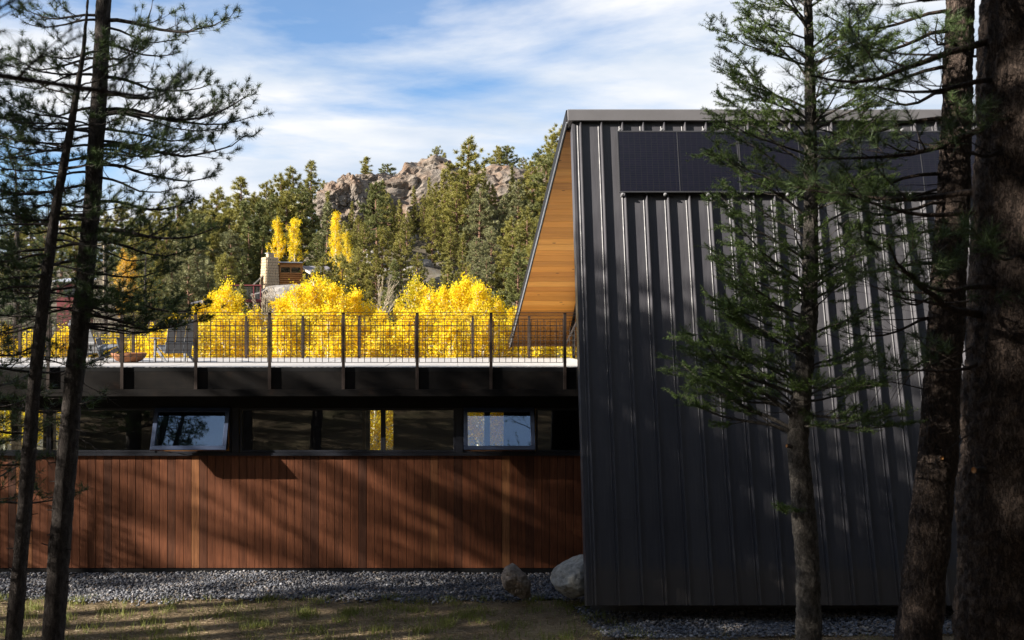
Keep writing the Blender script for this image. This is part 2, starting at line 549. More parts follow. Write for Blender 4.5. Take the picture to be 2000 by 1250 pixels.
M['crag'] = m_rock('granite_crag', (0.20, 0.115, 0.07), (0.20, 0.165, 0.135), (0.25, 0.225, 0.20), 0.22, 0.6)
M['scree'] = m_rock('scree_rock', (0.17, 0.15, 0.13), (0.24, 0.225, 0.21), (0.32, 0.30, 0.285), 0.5, 0.15)
M['boulder'] = m_rock('lichen_boulder', (0.26, 0.25, 0.23), (0.40, 0.385, 0.35), (0.50, 0.47, 0.41), 2.4, 0.04)
M['boulder_b'] = m_rock('pink_granite_boulder', (0.17, 0.145, 0.125), (0.28, 0.235, 0.20), (0.34, 0.30, 0.26), 3.0, 0.04)

# ground: bare dirt with dry grass, going to needle litter and brown slope
m, nt, out = mat_base('ground_dirt')
v = coords(nt, (1, 1, 1))
f = noise(nt, v, 0.9, 8, 0.65)
ff = noise(nt, coords(nt, (1.0, 3.0, 1)), 22, 6, 0.7)
c = ramp(nt, f, [(0.32, (0.075, 0.055, 0.037)), (0.5, (0.17, 0.125, 0.08)), (0.68, (0.23, 0.175, 0.11))])
c = mixc(nt, 0.75, c, ramp(nt, ff, [(0.3, (0.45, 0.42, 0.4)), (0.6, (1.05, 1.05, 1.0)), (0.78, (1.7, 1.6, 1.4))]), 'MULTIPLY')
spx = nt.nodes.new('ShaderNodeSeparateXYZ'); nt.links.new(v, spx.inputs[0])
mr = nt.nodes.new('ShaderNodeMapRange'); mr.inputs[1].default_value = 30; mr.inputs[2].default_value = 55
nt.links.new(spx.outputs['Y'], mr.inputs[0])
slope = ramp(nt, noise(nt, v, 0.35, 8, 0.7), [(0.3, (0.055, 0.048, 0.034)), (0.5, (0.11, 0.092, 0.068)), (0.62, (0.16, 0.145, 0.125)), (0.7, (0.07, 0.07, 0.035))])
c = mixc(nt, mr.outputs[0], c, slope)
gr = noise(nt, v, 0.55, 6, 0.6)
gm = ramp(nt, gr, [(0.54, (0, 0, 0)), (0.72, (0.4, 0.4, 0.4))])
c = mixc(nt, gm, c, (0.075, 0.085, 0.03))
principled(nt, out, c, 0.95, 0, 0.15, ff, 0.6, 0.03)
M['ground'] = m

# gravel stones
m, nt, out = mat_base('gravel_stone')
g = nt.nodes.new('ShaderNodeNewGeometry')
c = ramp(nt, g.outputs['Random Per Island'], [(0.0, (0.085, 0.09, 0.10)), (0.35, (0.16, 0.165, 0.18)), (0.6, (0.24, 0.24, 0.25)), (0.8, (0.30, 0.27, 0.23)), (0.9, (0.20, 0.15, 0.11)), (1.0, (0.52, 0.51, 0.50))])
f = noise(nt, coords(nt), 60, 4)
c = mixc(nt, 0.5, c, ramp(nt, f, [(0.3, (0.6, 0.6, 0.6)), (0.7, (1.2, 1.2, 1.2))]), 'MULTIPLY')
c = mixc(nt, 1.0, c, (0.70, 0.72, 0.78), 'MULTIPLY')
principled(nt, out, c, 0.85, 0, 0.3, f, 0.3, 0.004)
M['gravel'] = m
M['gravel_bed'] = m_simple('gravel_bed', (0.07, 0.07, 0.075), 0.95, 0.4, 30)

M['grass'] = m_leaf('grass_blade', (0.07, 0.12, 0.02), (0.22, 0.24, 0.06), 0.3)
M['straw'] = m_leaf('dry_straw', (0.15, 0.105, 0.06), (0.36, 0.275, 0.165), 0.1)
M['pine_needle'] = m_leaf('pine_needle', (0.018, 0.038, 0.012), (0.065, 0.10, 0.030), 0.2)
M['fir_needle'] = m_leaf('fir_needle', (0.030, 0.062, 0.012), (0.095, 0.150, 0.030), 0.25)
M['slope_pine'] = m_leaf('slope_pine_foliage', (0.075, 0.085, 0.020), (0.28, 0.255, 0.060), 0.15, patch=0.35)
M['slope_grey'] = m_leaf('slope_greygreen_foliage', (0.085, 0.095, 0.045), (0.24, 0.24, 0.11), 0.15, patch=0.35)
M['slope_spruce'] = m_leaf('slope_spruce_foliage', (0.050, 0.068, 0.022), (0.175, 0.185, 0.058), 0.15, patch=0.35)
M['aspen_leaf'] = m_leaf('aspen_leaf', (0.70, 0.46, 0.006), (0.84, 0.66, 0.020), 0.5, patch=0.7)
M['aspen_leaf_b'] = m_leaf('orange_aspen_leaf', (0.48, 0.26, 0.02), (0.66, 0.42, 0.05), 0.4, patch=0.7)
M['aspen_green'] = m_leaf('greenish_aspen_leaf', (0.34, 0.33, 0.015), (0.80, 0.60, 0.025), 0.45, patch=0.9)
M['bark_pine'] = m_bark('pine_bark', (0.045, 0.038, 0.034), (0.13, 0.11, 0.10), 38, 0.012)
M['bark_red'] = m_bark('reddish_pine_bark', (0.036, 0.027, 0.023), (0.105, 0.077, 0.062), 30, 0.015, 0.30, 0.45)
M['bark_fir'] = m_bark('grey_fir_bark', (0.06, 0.054, 0.048), (0.19, 0.17, 0.15), 34, 0.012, 0.5)
M['bark_far'] = m_simple('far_pine_bark', (0.16, 0.085, 0.055), 0.9, 0.3, 1.0)
M['bark_aspen'] = m_simple('aspen_bark', (0.58, 0.55, 0.46), 0.8, 0.3, 4.0, stretch=(1, 1, 3))
M['twig'] = m_simple('bare_twig', (0.33, 0.27, 0.19), 0.9, 0.25, 2.0)

# ------------------------------------------------------------------ terrain
def smooth(a, b, x):
    t = np.clip((x - a) / (b - a), 0, 1)
    return t * t * (3 - 2 * t)


DD = [34, 50, 60, 80, 95, 110, 125, 140, 160, 220, 400]
ZC = [-6.6, -6.6, -5.4, -2.6, 0.2, 3.6, 8.6, 17.0, 20.0, 22, 30]
ZL = [-6.6, -6.6, -5.6, -3.0, 0.0, 1.6, 3.2, 5.5, 8.5, 12, 26]


def ground_z(x, y):
    x = np.asarray(x, float); y = np.asarray(y, float)
    near = np.where(y < 16.2, -4.92 + np.minimum((16.2 - y), 60) * 0.205 * smooth(16.6, 13.0, y), -4.92)
    near = near + 0.42 * np.clip(-1.5 - y, 0, 45)
    far_l = np.interp(y, DD, ZL); far_c = np.interp(y, DD, ZC)
    u = x / np.maximum(y, 1) * F + CX
    k = smooth(540, 690, u)
    far = far_l * (1 - k) + far_c * k
    w = smooth(27.5, 35.0, y)
    z = near * (1 - w) + far * w
    amp = 0.03 + 0.5 * smooth(40, 80, y)
    z = z + amp * (np.sin(x * 0.31 + 1.3) * np.cos(y * 0.23) + 0.6 * np.sin(x * 0.73 + y * 0.51) + 0.3 * np.sin(1.7 * x - 1.1 * y))
    return z


def gz(x, y):
    return float(ground_z(x, y))


xs = np.unique(np.concatenate([np.arange(-16, 16.01, 0.4), np.arange(-60, 60.1, 2.0), np.arange(-300, 301, 12.0)]))
ys = np.unique(np.concatenate([np.arange(8, 30.01, 0.4), np.arange(-60, 170.1, 2.0), np.arange(170, 420, 10.0)]))
GX, GY = np.meshgrid(xs, ys)
GZ = ground_z(GX, GY)
nx, ny = len(xs), len(ys)
idx = np.arange(nx * ny).reshape(ny, nx)
Q = np.stack([idx[:-1, :-1], idx[:-1, 1:], idx[1:, 1:], idx[1:, :-1]], -1).reshape(-1, 4)
g = link('ground', np_mesh('ground', np.stack([GX, GY, GZ], -1).reshape(-1, 3), [Q], True), M['ground'])
tag(g, 'bare brown earth with dry grass rising to wooded slope', 'ground', kind='structure')

# ------------------------------------------------------------------ the house
D_RAIL = 20.0       # front edge of the deck
D_WALL = 20.5       # timber wall below
Z_DECK = -0.76
XL = -13.0          # left end of the low wing
MX0 = 2.2           # left edge of the metal slope
B_Y, B_Z = 17.0, -4.6
T_Y, T_Z = 19.2, 3.95
SL = math.hypot(T_Y - B_Y, T_Z - B_Z)
UY, UZ = (T_Y - B_Y) / SL, (T_Z - B_Z) / SL
LEAN = math.atan2(T_Y - B_Y, T_Z - B_Z)

house = empty('house', (0, 20, -4.9))
tag(house, 'modern house with cedar clad low wing and leaning charcoal metal volume', 'house')
HO = Vector((0, 20, -4.9))


def hpart(mb, name, mat, parent=None, bevel=0.0):
    """mesh given in world coordinates, parented to the house (or one of its parts)"""
    mb.v = [(a[0] - HO.x, a[1] - HO.y, a[2] - HO.z) for a in mb.v]
    o = mb.build(name, mat, parent or house, bevel)
    return o


zb0, zb1 = -4.80, -2.55
# wall backing, base flashing, sill, header
wall = hpart(MB().box(XL, 3.2, D_WALL + 0.02, D_WALL + 0.2, -4.95, -2.50), 'timber_wall', M['black'])
hpart(MB().box(XL, 2.25, D_WALL - 0.02, D_WALL + 0.018, -4.93, zb0 - 0.012), 'base_flashing', M['black'])
hpart(MB().box(XL, 3.2, D_WALL - 0.035, D_WALL + 0.17, -2.547, -2.495).box(XL, 3.2, D_WALL - 0.06, D_WALL - 0.036, -2.547, -2.53), 'sill_flashing', M['frame'])
hpart(MB().box(XL, 3.2, D_WALL - 0.01, D_WALL + 0.2, -1.60, -1.02), 'header', M['black'])
# cedar boards, one by one
BP = 0.1594
board_me = [None] * 4
rnd = random.Random(5)
for k in range(4):
    mb = MB(); w = BP - 0.009
    mb.box(-w / 2, w / 2, -0.012, 0.012, 0, zb1 - zb0)
    board_me[k] = mb.mesh('board', 0.003)
    board_me[k].materials.append(M['board'])
xb = 2.6; i = 0
while xb > XL + 0.1:
    o = bpy.data.objects.new('board', board_me[i % 4]); COL.objects.link(o); o.parent = wall
    o.location = (xb - HO.x, D_WALL + 0.006 + rnd.uniform(-.002, .002) - HO.y, zb0 - HO.z)
    xb -= BP; i += 1

# window band
def window(px0, px1, d=D_WALL, mats=None, z0=-2.492, z1=-1.603, fw=0.045):
    x0, x1 = X_at(px0, d), X_at(px1, d)
    w = empty('window', (x0 - HO.x, d - HO.y, z0 - HO.z)); w.parent = house
    W = x1 - x0; H = z1 - z0
    mb = MB().box(0, W, 0, 0.09, 0, fw).box(0, W, 0, 0.09, H - fw, H).box(0, fw, 0.001, 0.089, fw, H - fw).box(W - fw, W, 0.001, 0.089, fw, H - fw)
    mb.build('frame', M['frame'], w, 0.003)
    mb = MB().box(fw, W - fw, 0.04, 0.046, fw, H - fw); mb.build('pane', M['glass'], w)
    return w


for a, b in ((-330, -120), (-112, 95), (95.5, 303), (468.5, 748), (748.5, 890), (1046, 1180)):
    window(a, b)
for px in (459.5, 897):
    x = X_at(px, D_WALL)
    hpart(MB().box(x - 0.07, x + 0.07, D_WALL - 0.012, D_WALL + 0.12, -2.494, -1.601), 'window_post', M['frame'])


def sash(px0, px1, ang):
    d = D_WALL
    x0, x1 = X_at(px0, d), X_at(px1, d); z0, z1 = -2.492, -1.603
    W = x1 - x0; H = z1 - z0; fw = 0.085
    w = empty('window', (x0 - HO.x, d - HO.y, z1 - HO.z)); w.parent = house
    w['label'] = 'awning window tilted open at the bottom'
    # fixed frame
    MB().box(0, 0.03, 0.012, 0.1, -H, 0).box(W - 0.03, W, 0.012, 0.1, -H, 0).box(0.03, W - 0.03, 0.012, 0.1, -0.03, 0).box(0.03, W - 0.03, 0.012, 0.1, -H, -H + 0.03).build('frame', M['frame'], w)
    mb = MB()
    H2 = H - 0.012
    mb.box(0.004, W - 0.004, -0.06, 0, -fw, 0).box(0.004, W - 0.004, -0.06, 0, -H2, -H2 + fw)
    mb.box(0.004, fw, -0.059, -0.001, -H2 + fw, -fw).box(W - fw, W - 0.004, -0.059, -0.001, -H2 + fw, -fw)
    s = mb.build('sash', M['sash'], w, 0.004)
    s.location = (0, -0.005, -0.005); s.rotation_euler = (-ang, 0, 0)
    p = MB().box(fw, W - fw, -0.03, -0.024, -H2 + fw, -fw).build('pane', M['sash_glass'], w)
    p.location = s.location; p.rotation_euler = s.rotation_euler
    # stay arms
    mb = MB()
    for xx in (0.02, W - 0.02):
        q = Vector((xx, -0.005 - math.sin(ang) * H2 * 0.75, -0.005 - math.cos(ang) * H2 * 0.75))
        mb.bar((xx, 0.03, -H + 0.06), q, 0.012, 0.012)
    mb.build('stay_arm', M['black'], w)
    MB().box(0.03, W - 0.03, 0.03, 0.10, -H + 0.03, -H + 0.06).box(W - 0.06, W - 0.03, 0.03, 0.1, -H + .06, -0.03).build('wood_liner', M['log'], w)


sash(304, 450.5, R(24))
sash(905, 1043, R(24))

# inside of the wing: floor, ceiling, side, back wall with openings towards the aspens
D_BACK = 26.3
hpart(MB().box(XL, 3.2, D_WALL + 0.21, D_BACK, -4.95, -4.75), 'interior_floor', M['interior_floor'])
hpart(MB().box(XL, XL + 0.2, D_WALL + 0.21, D_BACK + 0.2, -4.75, -1.02), 'side_wall', M['interior'])
hpart(MB().box(3.0, 3.2, D_WALL + 0.21, D_BACK + 0.2, -4.75, -1.02), 'side_wall', M['interior'])
ops = [(-420, -250), (-200, -110), (-90, 22), (36, 84), (104, 126), (722, 745), (750, 768), (912, 946), (957, 984)]
mb = MB(); x = XL + .2
for a, b in ops:
    xa, xb_ = X_at(a, D_BACK), X_at(b, D_BACK)
    if xa < x: xa = x
    if xb_ <= x: continue
    if xa > x: mb.box(x, xa, D_BACK, D_BACK + 0.2, -4.75, -1.02)
    x = xb_
mb.box(x, 3.0, D_BACK, D_BACK + 0.2, -4.75, -1.02)
hpart(mb, 'back_wall', M['interior'])
# a pale curtain strip and a yellow edge seen inside
hpart(MB().box(X_at(708, 26), X_at(714, 26), 26.0, 26.05, -4.7, -1.1), 'curtain', M['log'])
# roof deck
hpart(MB().box(XL, 3.2, D_RAIL + 0.10, 26.5, -1.02, Z_DECK - 0.06), 'roof_slab', M['black'])
hpart(MB().box(XL, 2.75, D_RAIL + 0.048, D_RAIL + 0.098, -0.845, Z_DECK - 0.004), 'drip_edge', M['black'])
px_ = XL
n_pav = 11; pw = (2.95 - XL) / n_pav
pm = MB().box(0.004, pw - 0.004, 0.004, 1.592, 0, 0.055).mesh('paver', 0.004); pm.materials.append(M['concrete'])
for i in range(n_pav):
    for j in range(4):
        o = bpy.data.objects.new('paver', pm); COL.objects.link(o); o.parent = house
        o.location = (XL + i * pw - HO.x, D_RAIL + 0.10 + j * 1.6 - HO.y, Z_DECK - 0.055 + rnd.uniform(-.002, .002) - HO.z)
hpart(MB().box(XL, 2.75, D_RAIL + 0.05, D_RAIL + 0.099, -1.19, -0.847), 'fascia_plate', M['steel'])
hpart(MB().box(XL, 2.75, D_RAIL - 0.05, D_RAIL + 0.06, -1.325, -1.195), 'ledge_channel', M['steel'])
hpart(MB().box(XL, 3.2, D_RAIL + 0.06, D_WALL + 0.2, -1.30, -1.03), 'deck_beam', M['black'])

# ---- leaning metal volume
MW = 12.3


def slope_pt(x, v_, n=0.0):
    """point on the metal slope: x, distance up the slope, distance proud of it"""
    return Vector((x, B_Y + v_ * UY - n * UZ, B_Z + v_ * UZ + n * UY))


core = MB()
core.hexa([slope_pt(MX0, 0, -0.30), slope_pt(MX0 + MW, 0, -0.30), slope_pt(MX0 + MW, 0, -0.01), slope_pt(MX0, 0, -0.01),
           slope_pt(MX0, SL, -0.30), slope_pt(MX0 + MW, SL, -0.30), slope_pt(MX0 + MW, SL, -0.01), slope_pt(MX0, SL, -0.01)])
mwall = hpart(core, 'metal_wall', M['black'])
# one panel: flat pan, stiffening step and tall seam; profile across x extruded up the slope
PITCH = 0.39
prof = [(0.009, 0.0), (PITCH - 0.066, 0.0), (PITCH - 0.056, 0.008), (PITCH - 0.048, 0.008), (PITCH - 0.042, 0.0),
        (PITCH - 0.024, 0.002), (PITCH - 0.008, 0.068), (PITCH + 0.008, 0.066), (PITCH + 0.0085, 0.0)]
Lp = SL - 0.02
V = []; Fq = []
for z in (0.0, Lp):
    for (a, b) in prof: V.append((a, -b, z))
n = len(prof)
for i in range(n - 1): Fq.append((i, i + 1, n + i + 1, n + i))
# closed seam ends
V += [(PITCH - 0.008, -0.002, 0.0), (PITCH + 0.0085, -0.002, 0.0)]
Fq.append((6, 7, 2 * n + 1, 2 * n))
panel_me = bpy.data.meshes.new('metal_panel'); panel_me.from_pydata(V, [], Fq); panel_me.update()
panel_me.materials.append(M['metal'])
x = X_at(1133, T_Y) - PITCH
k = 0
while x < MX0 + MW - 0.1:
    if k == 0:
        # narrow starter panel with folded corner
        x_s = x + PITCH
        V0 = [(a + 0.0, b) for a, b in ((MX0 + 0.0, 0.0), (x_s - 0.066, 0.0), (x_s - 0.056, 0.008), (x_s - 0.048, 0.008), (x_s - 0.042, 0.0), (x_s - 0.024, 0.002), (x_s - 0.008, 0.068), (x_s + 0.008, 0.066), (x_s + 0.0085, 0.0))]
        me = bpy.data.meshes.new('metal_panel'); nn = len(V0)
        vv = [(a, -b, z) for z in (0.0, Lp) for a, b in V0]
        ff_ = [(i, i + 1, nn + i + 1, nn + i) for i in range(nn - 1)]
        me.from_pydata(vv, [], ff_); me.update(); me.materials.append(M['metal'])
        o = bpy.data.objects.new('metal_panel', me)
        COL.objects.link(o); o.parent = mwall; ox = 0.0
    else:
        o = bpy.data.objects.new('metal_panel', panel_me); COL.objects.link(o); o.parent = mwall; ox = x
    p0 = slope_pt(ox, 0.0, 0.004)
    o.location = p0 - HO
    o.rotation_euler = (-LEAN, 0, 0)
    x += PITCH; k += 1
# corner flashing strip on the left edge and base trim
c = MB()
for (x0, x1, n0, n1) in ((MX0 - 0.02, MX0 + 0.03, -0.31, 0.012),):
    c.hexa([slope_pt(x0, -0.01, n0), slope_pt(x1, -0.01, n0), slope_pt(x1, -0.01, n1), slope_pt(x0, -0.01, n1),
            slope_pt(x0, SL, n0), slope_pt(x1, SL, n0), slope_pt(x1, SL, n1), slope_pt(x0, SL, n1)])
hpart(c, 'corner_flashing', M['metal'])
# ridge cap
c = MB()
c.prism([(T_Y - 0.12, T_Z - 0.075), (T_Y - 0.085, T_Z + 0.125), (T_Y + 0.02, T_Z + 0.16), (T_Y + 0.35, T_Z + 0.0), (T_Y + 0.3, T_Z - 0.14)], 'x', 2.10, MX0 + MW + 0.05)
hpart(c, 'ridge_cap', M['cap_metal'])
# back roof with timber soffit, flaring towards the eave
E_Y, E_Z = 27.5, -0.43
RXT, RXB = 2.12, 1.49
rl = math.hypot(E_Y - T_Y, E_Z - T_Z); ry, rz_ = (E_Y - T_Y) / rl, (E_Z - T_Z) / rl


def roof_pt(t, x, n):
    """t along the fall, n above the soffit"""
    return Vector((x, T_Y + 0.05 + t * ry - n * rz_, T_Z - 0.05 + t * rz_ + n * ry))


rx = lambda t: RXT + (RXB - RXT) * t / rl
c = MB(); XR = MX0 + MW
c.hexa([roof_pt(0.35, rx(.35) + 0.01, 0.02), roof_pt(0.35, XR, 0.02), roof_pt(rl, XR, 0.02), roof_pt(rl, rx(rl) + 0.01, 0.02),
        roof_pt(0.35, rx(.35) + 0.01, 0.2), roof_pt(0.35, XR, 0.2), roof_pt(rl, XR, 0.2), roof_pt(rl, rx(rl) + 0.01, 0.2)])
roof = hpart(c, 'roof', M['black'])
c = MB()
c.hexa([roof_pt(-.05, rx(0) - 0.04, -0.03), roof_pt(-.05, rx(0) + 0.008, -0.03), roof_pt(rl + 0.02, rx(rl) + 0.008, -0.03), roof_pt(rl + 0.02, rx(rl) - 0.04, -0.03),
        roof_pt(-.05, rx(0) - 0.04, 0.215), roof_pt(-.05, rx(0) + 0.008, 0.215), roof_pt(rl + 0.02, rx(rl) + 0.008, 0.215), roof_pt(rl + 0.02, rx(rl) - 0.04, 0.215)])
hpart(c, 'rake_flashing', M['black'], roof)
c = MB()
c.hexa([roof_pt(0, rx(0) - 0.043, -0.045), roof_pt(0, rx(0) - 0.02, -0.045), roof_pt(rl, rx(rl) - 0.02, -0.045), roof_pt(rl, rx(rl) - 0.043, -0.045),
        roof_pt(0, rx(0) - 0.043, -0.031), roof_pt(0, rx(0) - 0.02, -0.031), roof_pt(rl, rx(rl) - 0.02, -0.031), roof_pt(rl, rx(rl) - 0.043, -0.031)])
hpart(c, 'drip_trim', M['zinc'], roof)
t = 0.30; prnd = random.Random(2)
while t < rl - 0.03:
    w_ = min(0.235, rl - 0.005 - t)
    c = MB(); e = prnd.uniform(-0.002, 0.002)
    t0, t1 = t + 0.003, t + w_ - 0.003
    c.hexa([roof_pt(t0, rx(t0) + 0.012, -0.02 + e), roof_pt(t0, 6.5, -0.02 + e), roof_pt(t1, 6.5, -0.02 + e), roof_pt(t1, rx(t1) + 0.012, -0.02 + e),
            roof_pt(t0, rx(t0) + 0.012, 0.018), roof_pt(t0, 6.5, 0.018), roof_pt(t1, 6.5, 0.018), roof_pt(t1, rx(t1) + 0.012, 0.018)])
    hpart(c, 'soffit_plank', M['plank'], roof)
    t += w_
# glazed gable end, set in under the roof
GXW = 2.97
c = MB()
def gable_top(y): return T_Z - 0.05 + (y - T_Y - 0.05) * rz_ / ry - 0.035
for y in (20.6, 22.4, 24.2, 26.0):
    c.box(GXW, GXW + 0.07, y, y + 0.07, Z_DECK + 0.001, gable_top(y + 0.07))
c.bar((GXW + 0.035, 19.9, gable_top(19.9) - 0.03), (GXW + 0.035, 26.9, gable_top(26.9) - 0.03), 0.068, 0.06)
c.box(GXW + 0.001, GXW + 0.069, 20.0, 26.7, 1.3, 1.37)
gab = hpart(c, 'gable_frame', M['black'])
c = MB(); c.prism([(20.05, Z_DECK + 0.002), (26.45, Z_DECK + 0.002), (26.75, gable_top(26.75)), (20.05, gable_top(20.05))], 'x', GXW + 0.03, GXW + 0.036)
hpart(c, 'gable_glass', M['glass'], gab)
# foundation, right end wall, upper floor
hpart(MB().box(MX0 + 0.15, XR - 0.15, 17.75, 18.0, -5.2, -4.35), 'foundation', M['foundation'])
hpart(MB().box(MX0 + 0.16, XR - 0.16, 17.3, 17.74, -4.5, -4.36), 'floor_soffit', M['black'])
c = MB(); c.prism([(17.6, -4.6), (26.9, -4.6), (26.9, -0.6), (19.35, 3.6)], 'x', XR - 0.25, XR - 0.12)
hpart(c, 'end_wall', M['metal'])
hpart(MB().box(3.3, XR - 0.3, 20.2, 26.9, -1.0, -0.78), 'upper_floor', M['interior_floor'])
hpart(MB().box(2.78, 2.95, 18.35, 20.4, -4.9, -0.9), 'return_wall', M['black'])

# ---- solar panels on stand-offs
sv0, sv1 = 7.28, 8.50
sx = X_at(1205, 18.98); sw = 2.235
for i in range(4):
    names = ('leftmost black solar panel, nearest the timber soffit', 'second black solar panel from the left behind the fir branches', 'third black solar panel from the left, beside the stout pine', 'rightmost black solar panel hidden behind the massive trunk')
    e = empty('solar_panel', slope_pt(sx + i * sw, sv0, 0.09))
    e.rotation_euler = (-LEAN, 0, 0)
    tag(e, names[i] + ' on the metal wall', 'solar panel', 'solar panels along the top of the metal wall')
    W = sw - 0.012; H = sv1 - sv0
    MB().box(0, W, -0.035, 0.0, 0, 0.02).box(0, W, -0.035, 0, H - 0.02, H).box(0, 0.02, -0.035, 0, 0.02, H - 0.02).box(W - 0.02, W, -0.035, 0, 0.02, H - 0.02).box(W / 2 - 0.006, W / 2 + 0.006, -0.0335, 0, 0.02, H - 0.02).build('frame', M['panel_frame'], e)
    MB().box(0.02, W / 2 - 0.006, -0.030, -0.002, 0.02, H - 0.02).build('cell_sheet', M['cells'], e)
    MB().box(W / 2 + 0.006, W - 0.02, -0.030, -0.002, 0.02, H - 0.02).build('cell_sheet', M['cells'], e)
    for cxp in (0.06, 0.84, 1.62):
        for zz_ in (-0.03, H + 0.03):
            mb = MB()
            poly = [(cxp + 0.030 * math.cos(a), zz_ + 0.027 * math.sin(a)) for a in [2 * PI * q / 10 for q in range(10)]]
            mb.prism(poly, 'y', -0.03, 0.03).box(cxp - 0.014, cxp + 0.014, -0.045, -0.03, zz_ - 0.014, zz_ + 0.014)
            mb.box(cxp - 0.02, cxp + 0.02, 0.03, 0.085, zz_ - 0.02, zz_ + 0.02)
            mb.build('clamp', M['clamp'], e, 0.003)

# ------------------------------------------------------------------ railings
def railing(name, label, y, pxs, d, z_post0, side, mat):
    root = empty(name, (0, y, Z_DECK)); tag(root, label, 'railing')
    z1 = (CY - 610) * D_RAIL / F - Z_DECK         # rail height over the deck
    xs_ = [X_at(p, d) for p in pxs]
    for x in xs_:
        MB().box(x - 0.030, x + 0.030, -0.010, 0.010, z_post0 - Z_DECK, z1 - 0.012).box(x - 0.012, x + 0.012, 0.010, 0.045, z_post0 - Z_DECK, z1 - 0.013).build('post', mat, root, 0.002)
    MB().box(xs_[0] - 0.4, xs_[-1] + 0.35, -0.025, 0.025, z1 - 0.011, z1).build('top_rail', mat, root)
    MB().box(xs_[0] - 0.4, xs_[-1] + 0.35, -0.006, 0.006, z1 - 0.062, z1 - 0.052).build('upper_rail', mat, root)
    for a, b in zip(xs_[:-1], xs_[1:]):
        mb = MB(); n_ = 11; r = 0.0055
        L_ = b - a - 0.08
        for i in range(n_ + 1):
            xx = a + 0.04 + L_ * i / n_
            mb.bar((xx, 0, 0.09), (xx, 0, 0.935), r * 2, r * 2, (0, 1, 0))
        for j in range(8):
            zz_ = 0.092 + j * 0.1202
            mb.bar((a + 0.036, 0.007, zz_), (b - 0.036, 0.007, zz_), r * 2, r * 2)
        mb.build('mesh_panel', mat, root)
    return root


railing('deck_railing', 'near steel deck railing with wire mesh along the front edge', D_RAIL + 0.0, [1247.5 - 144.2 * k for k in range(11, 0, -1)], D_RAIL, -1.195, 1, M['rail_steel'])
railing('deck_railing', 'far steel deck railing with wire mesh in front of the aspens', 25.8, [1033.6 + 110.5 * k for k in range(-11, 2)], 25.8, Z_DECK - 0.055, 1, M['far_rail_steel'])

# stair handrail by the gable
hr = empty('handrail', (2.75, 24.0, Z_DECK)); tag(hr, 'short sloping steel handrail beside the glazed gable', 'handrail')
MB().bar((0, -2.2, 1.25), (0, 1.6, 0.35), 0.04, 0.02).build('top_rail', M['rail_steel'], hr)
MB().bar((0, -2.2, 0.0), (0, -2.2, 1.24), 0.03, 0.03).bar((0, 1.6, 0.0), (0, 1.6, 0.345), 0.03, 0.03).build('post', M['rail_steel'], hr)

# ------------------------------------------------------------------ deck furniture
def lounge_chair(loc, rz, label):
    e = empty('lounge_chair', loc, rz); tag(e, label, 'chair', 'lounge chairs on the deck')
    m = M['chair']
    # faces local -y ; back leans to +y
    for i in range(3):
        x0 = -0.30 + i * 0.203
        MB().hexa([(x0, 0.16, 0.20), (x0 + 0.19, 0.16, 0.20), (x0 + 0.19, 0.185, 0.19), (x0, 0.185, 0.19),
                   (x0, 0.50, 0.94), (x0 + 0.19, 0.50, 0.94), (x0 + 0.19, 0.525, 0.93), (x0, 0.525, 0.93)]).build('back_slat', m, e, 0.004)
    for zz_, yy in ((0.42, 0.30), (0.84, 0.49)):
        MB().box(-0.32, 0.32, yy, yy + 0.03, zz_ - 0.035, zz_ + 0.035).build('back_brace', m, e, 0.004)
    for i in range(4):
        y0 = -0.42 + i * 0.145
        za_ = 0.36 - i * 0.042
        MB().hexa([(-0.30, y0, za_), (0.30, y0, za_), (0.30, y0 + 0.135, za_ - 0.04), (-0.30, y0 + 0.135, za_ - 0.04),
                   (-0.30, y0, za_ + 0.022), (0.30, y0, za_ + 0.022), (0.30, y0 + 0.135, za_ - 0.018), (-0.30, y0 + 0.135, za_ - 0.018)]).build('seat_slat', m, e, 0.003)
    for s in (-1, 1):
        MB().box(s * 0.38 - 0.075, s * 0.38 + 0.075, -0.55, 0.33, 0.525, 0.55).build('arm', m, e, 0.005)
        MB().hexa([(s * 0.345 - .013, -0.52, 0), (s * 0.345 + .013, -0.52, 0), (s * 0.345 + .013, -0.40, 0), (s * 0.345 - .013, -0.40, 0),
                   (s * 0.345 - .013, -0.44, 0.525), (s * 0.345 + .013, -0.44, 0.525), (s * 0.345 + .013, -0.28, 0.525), (s * 0.345 - .013, -0.28, 0.525)]).build('leg', m, e, 0.004)
        MB().hexa([(s * 0.315 - .013, 0.30, 0), (s * 0.315 + .013, 0.30, 0), (s * 0.315 + .013, 0.46, 0), (s * 0.315 - .013, 0.46, 0),
                   (s * 0.315 - .013, -0.42, 0.26), (s * 0.315 + .013, -0.42, 0.26), (s * 0.315 + .013, -0.40, 0.35), (s * 0.315 - .013, -0.40, 0.35)]).build('side_rail', m, e, 0.004)
    return e


lounge_chair((X_at(343, 23.0), 23.0, Z_DECK + 0.003), R(212), 'grey slatted lounge chair on the deck right of the fire bowl')
lounge_chair((X_at(188, 23.4), 23.4, Z_DECK + 0.003), R(150), 'grey slatted lounge chair half hidden behind the left pine trunk')
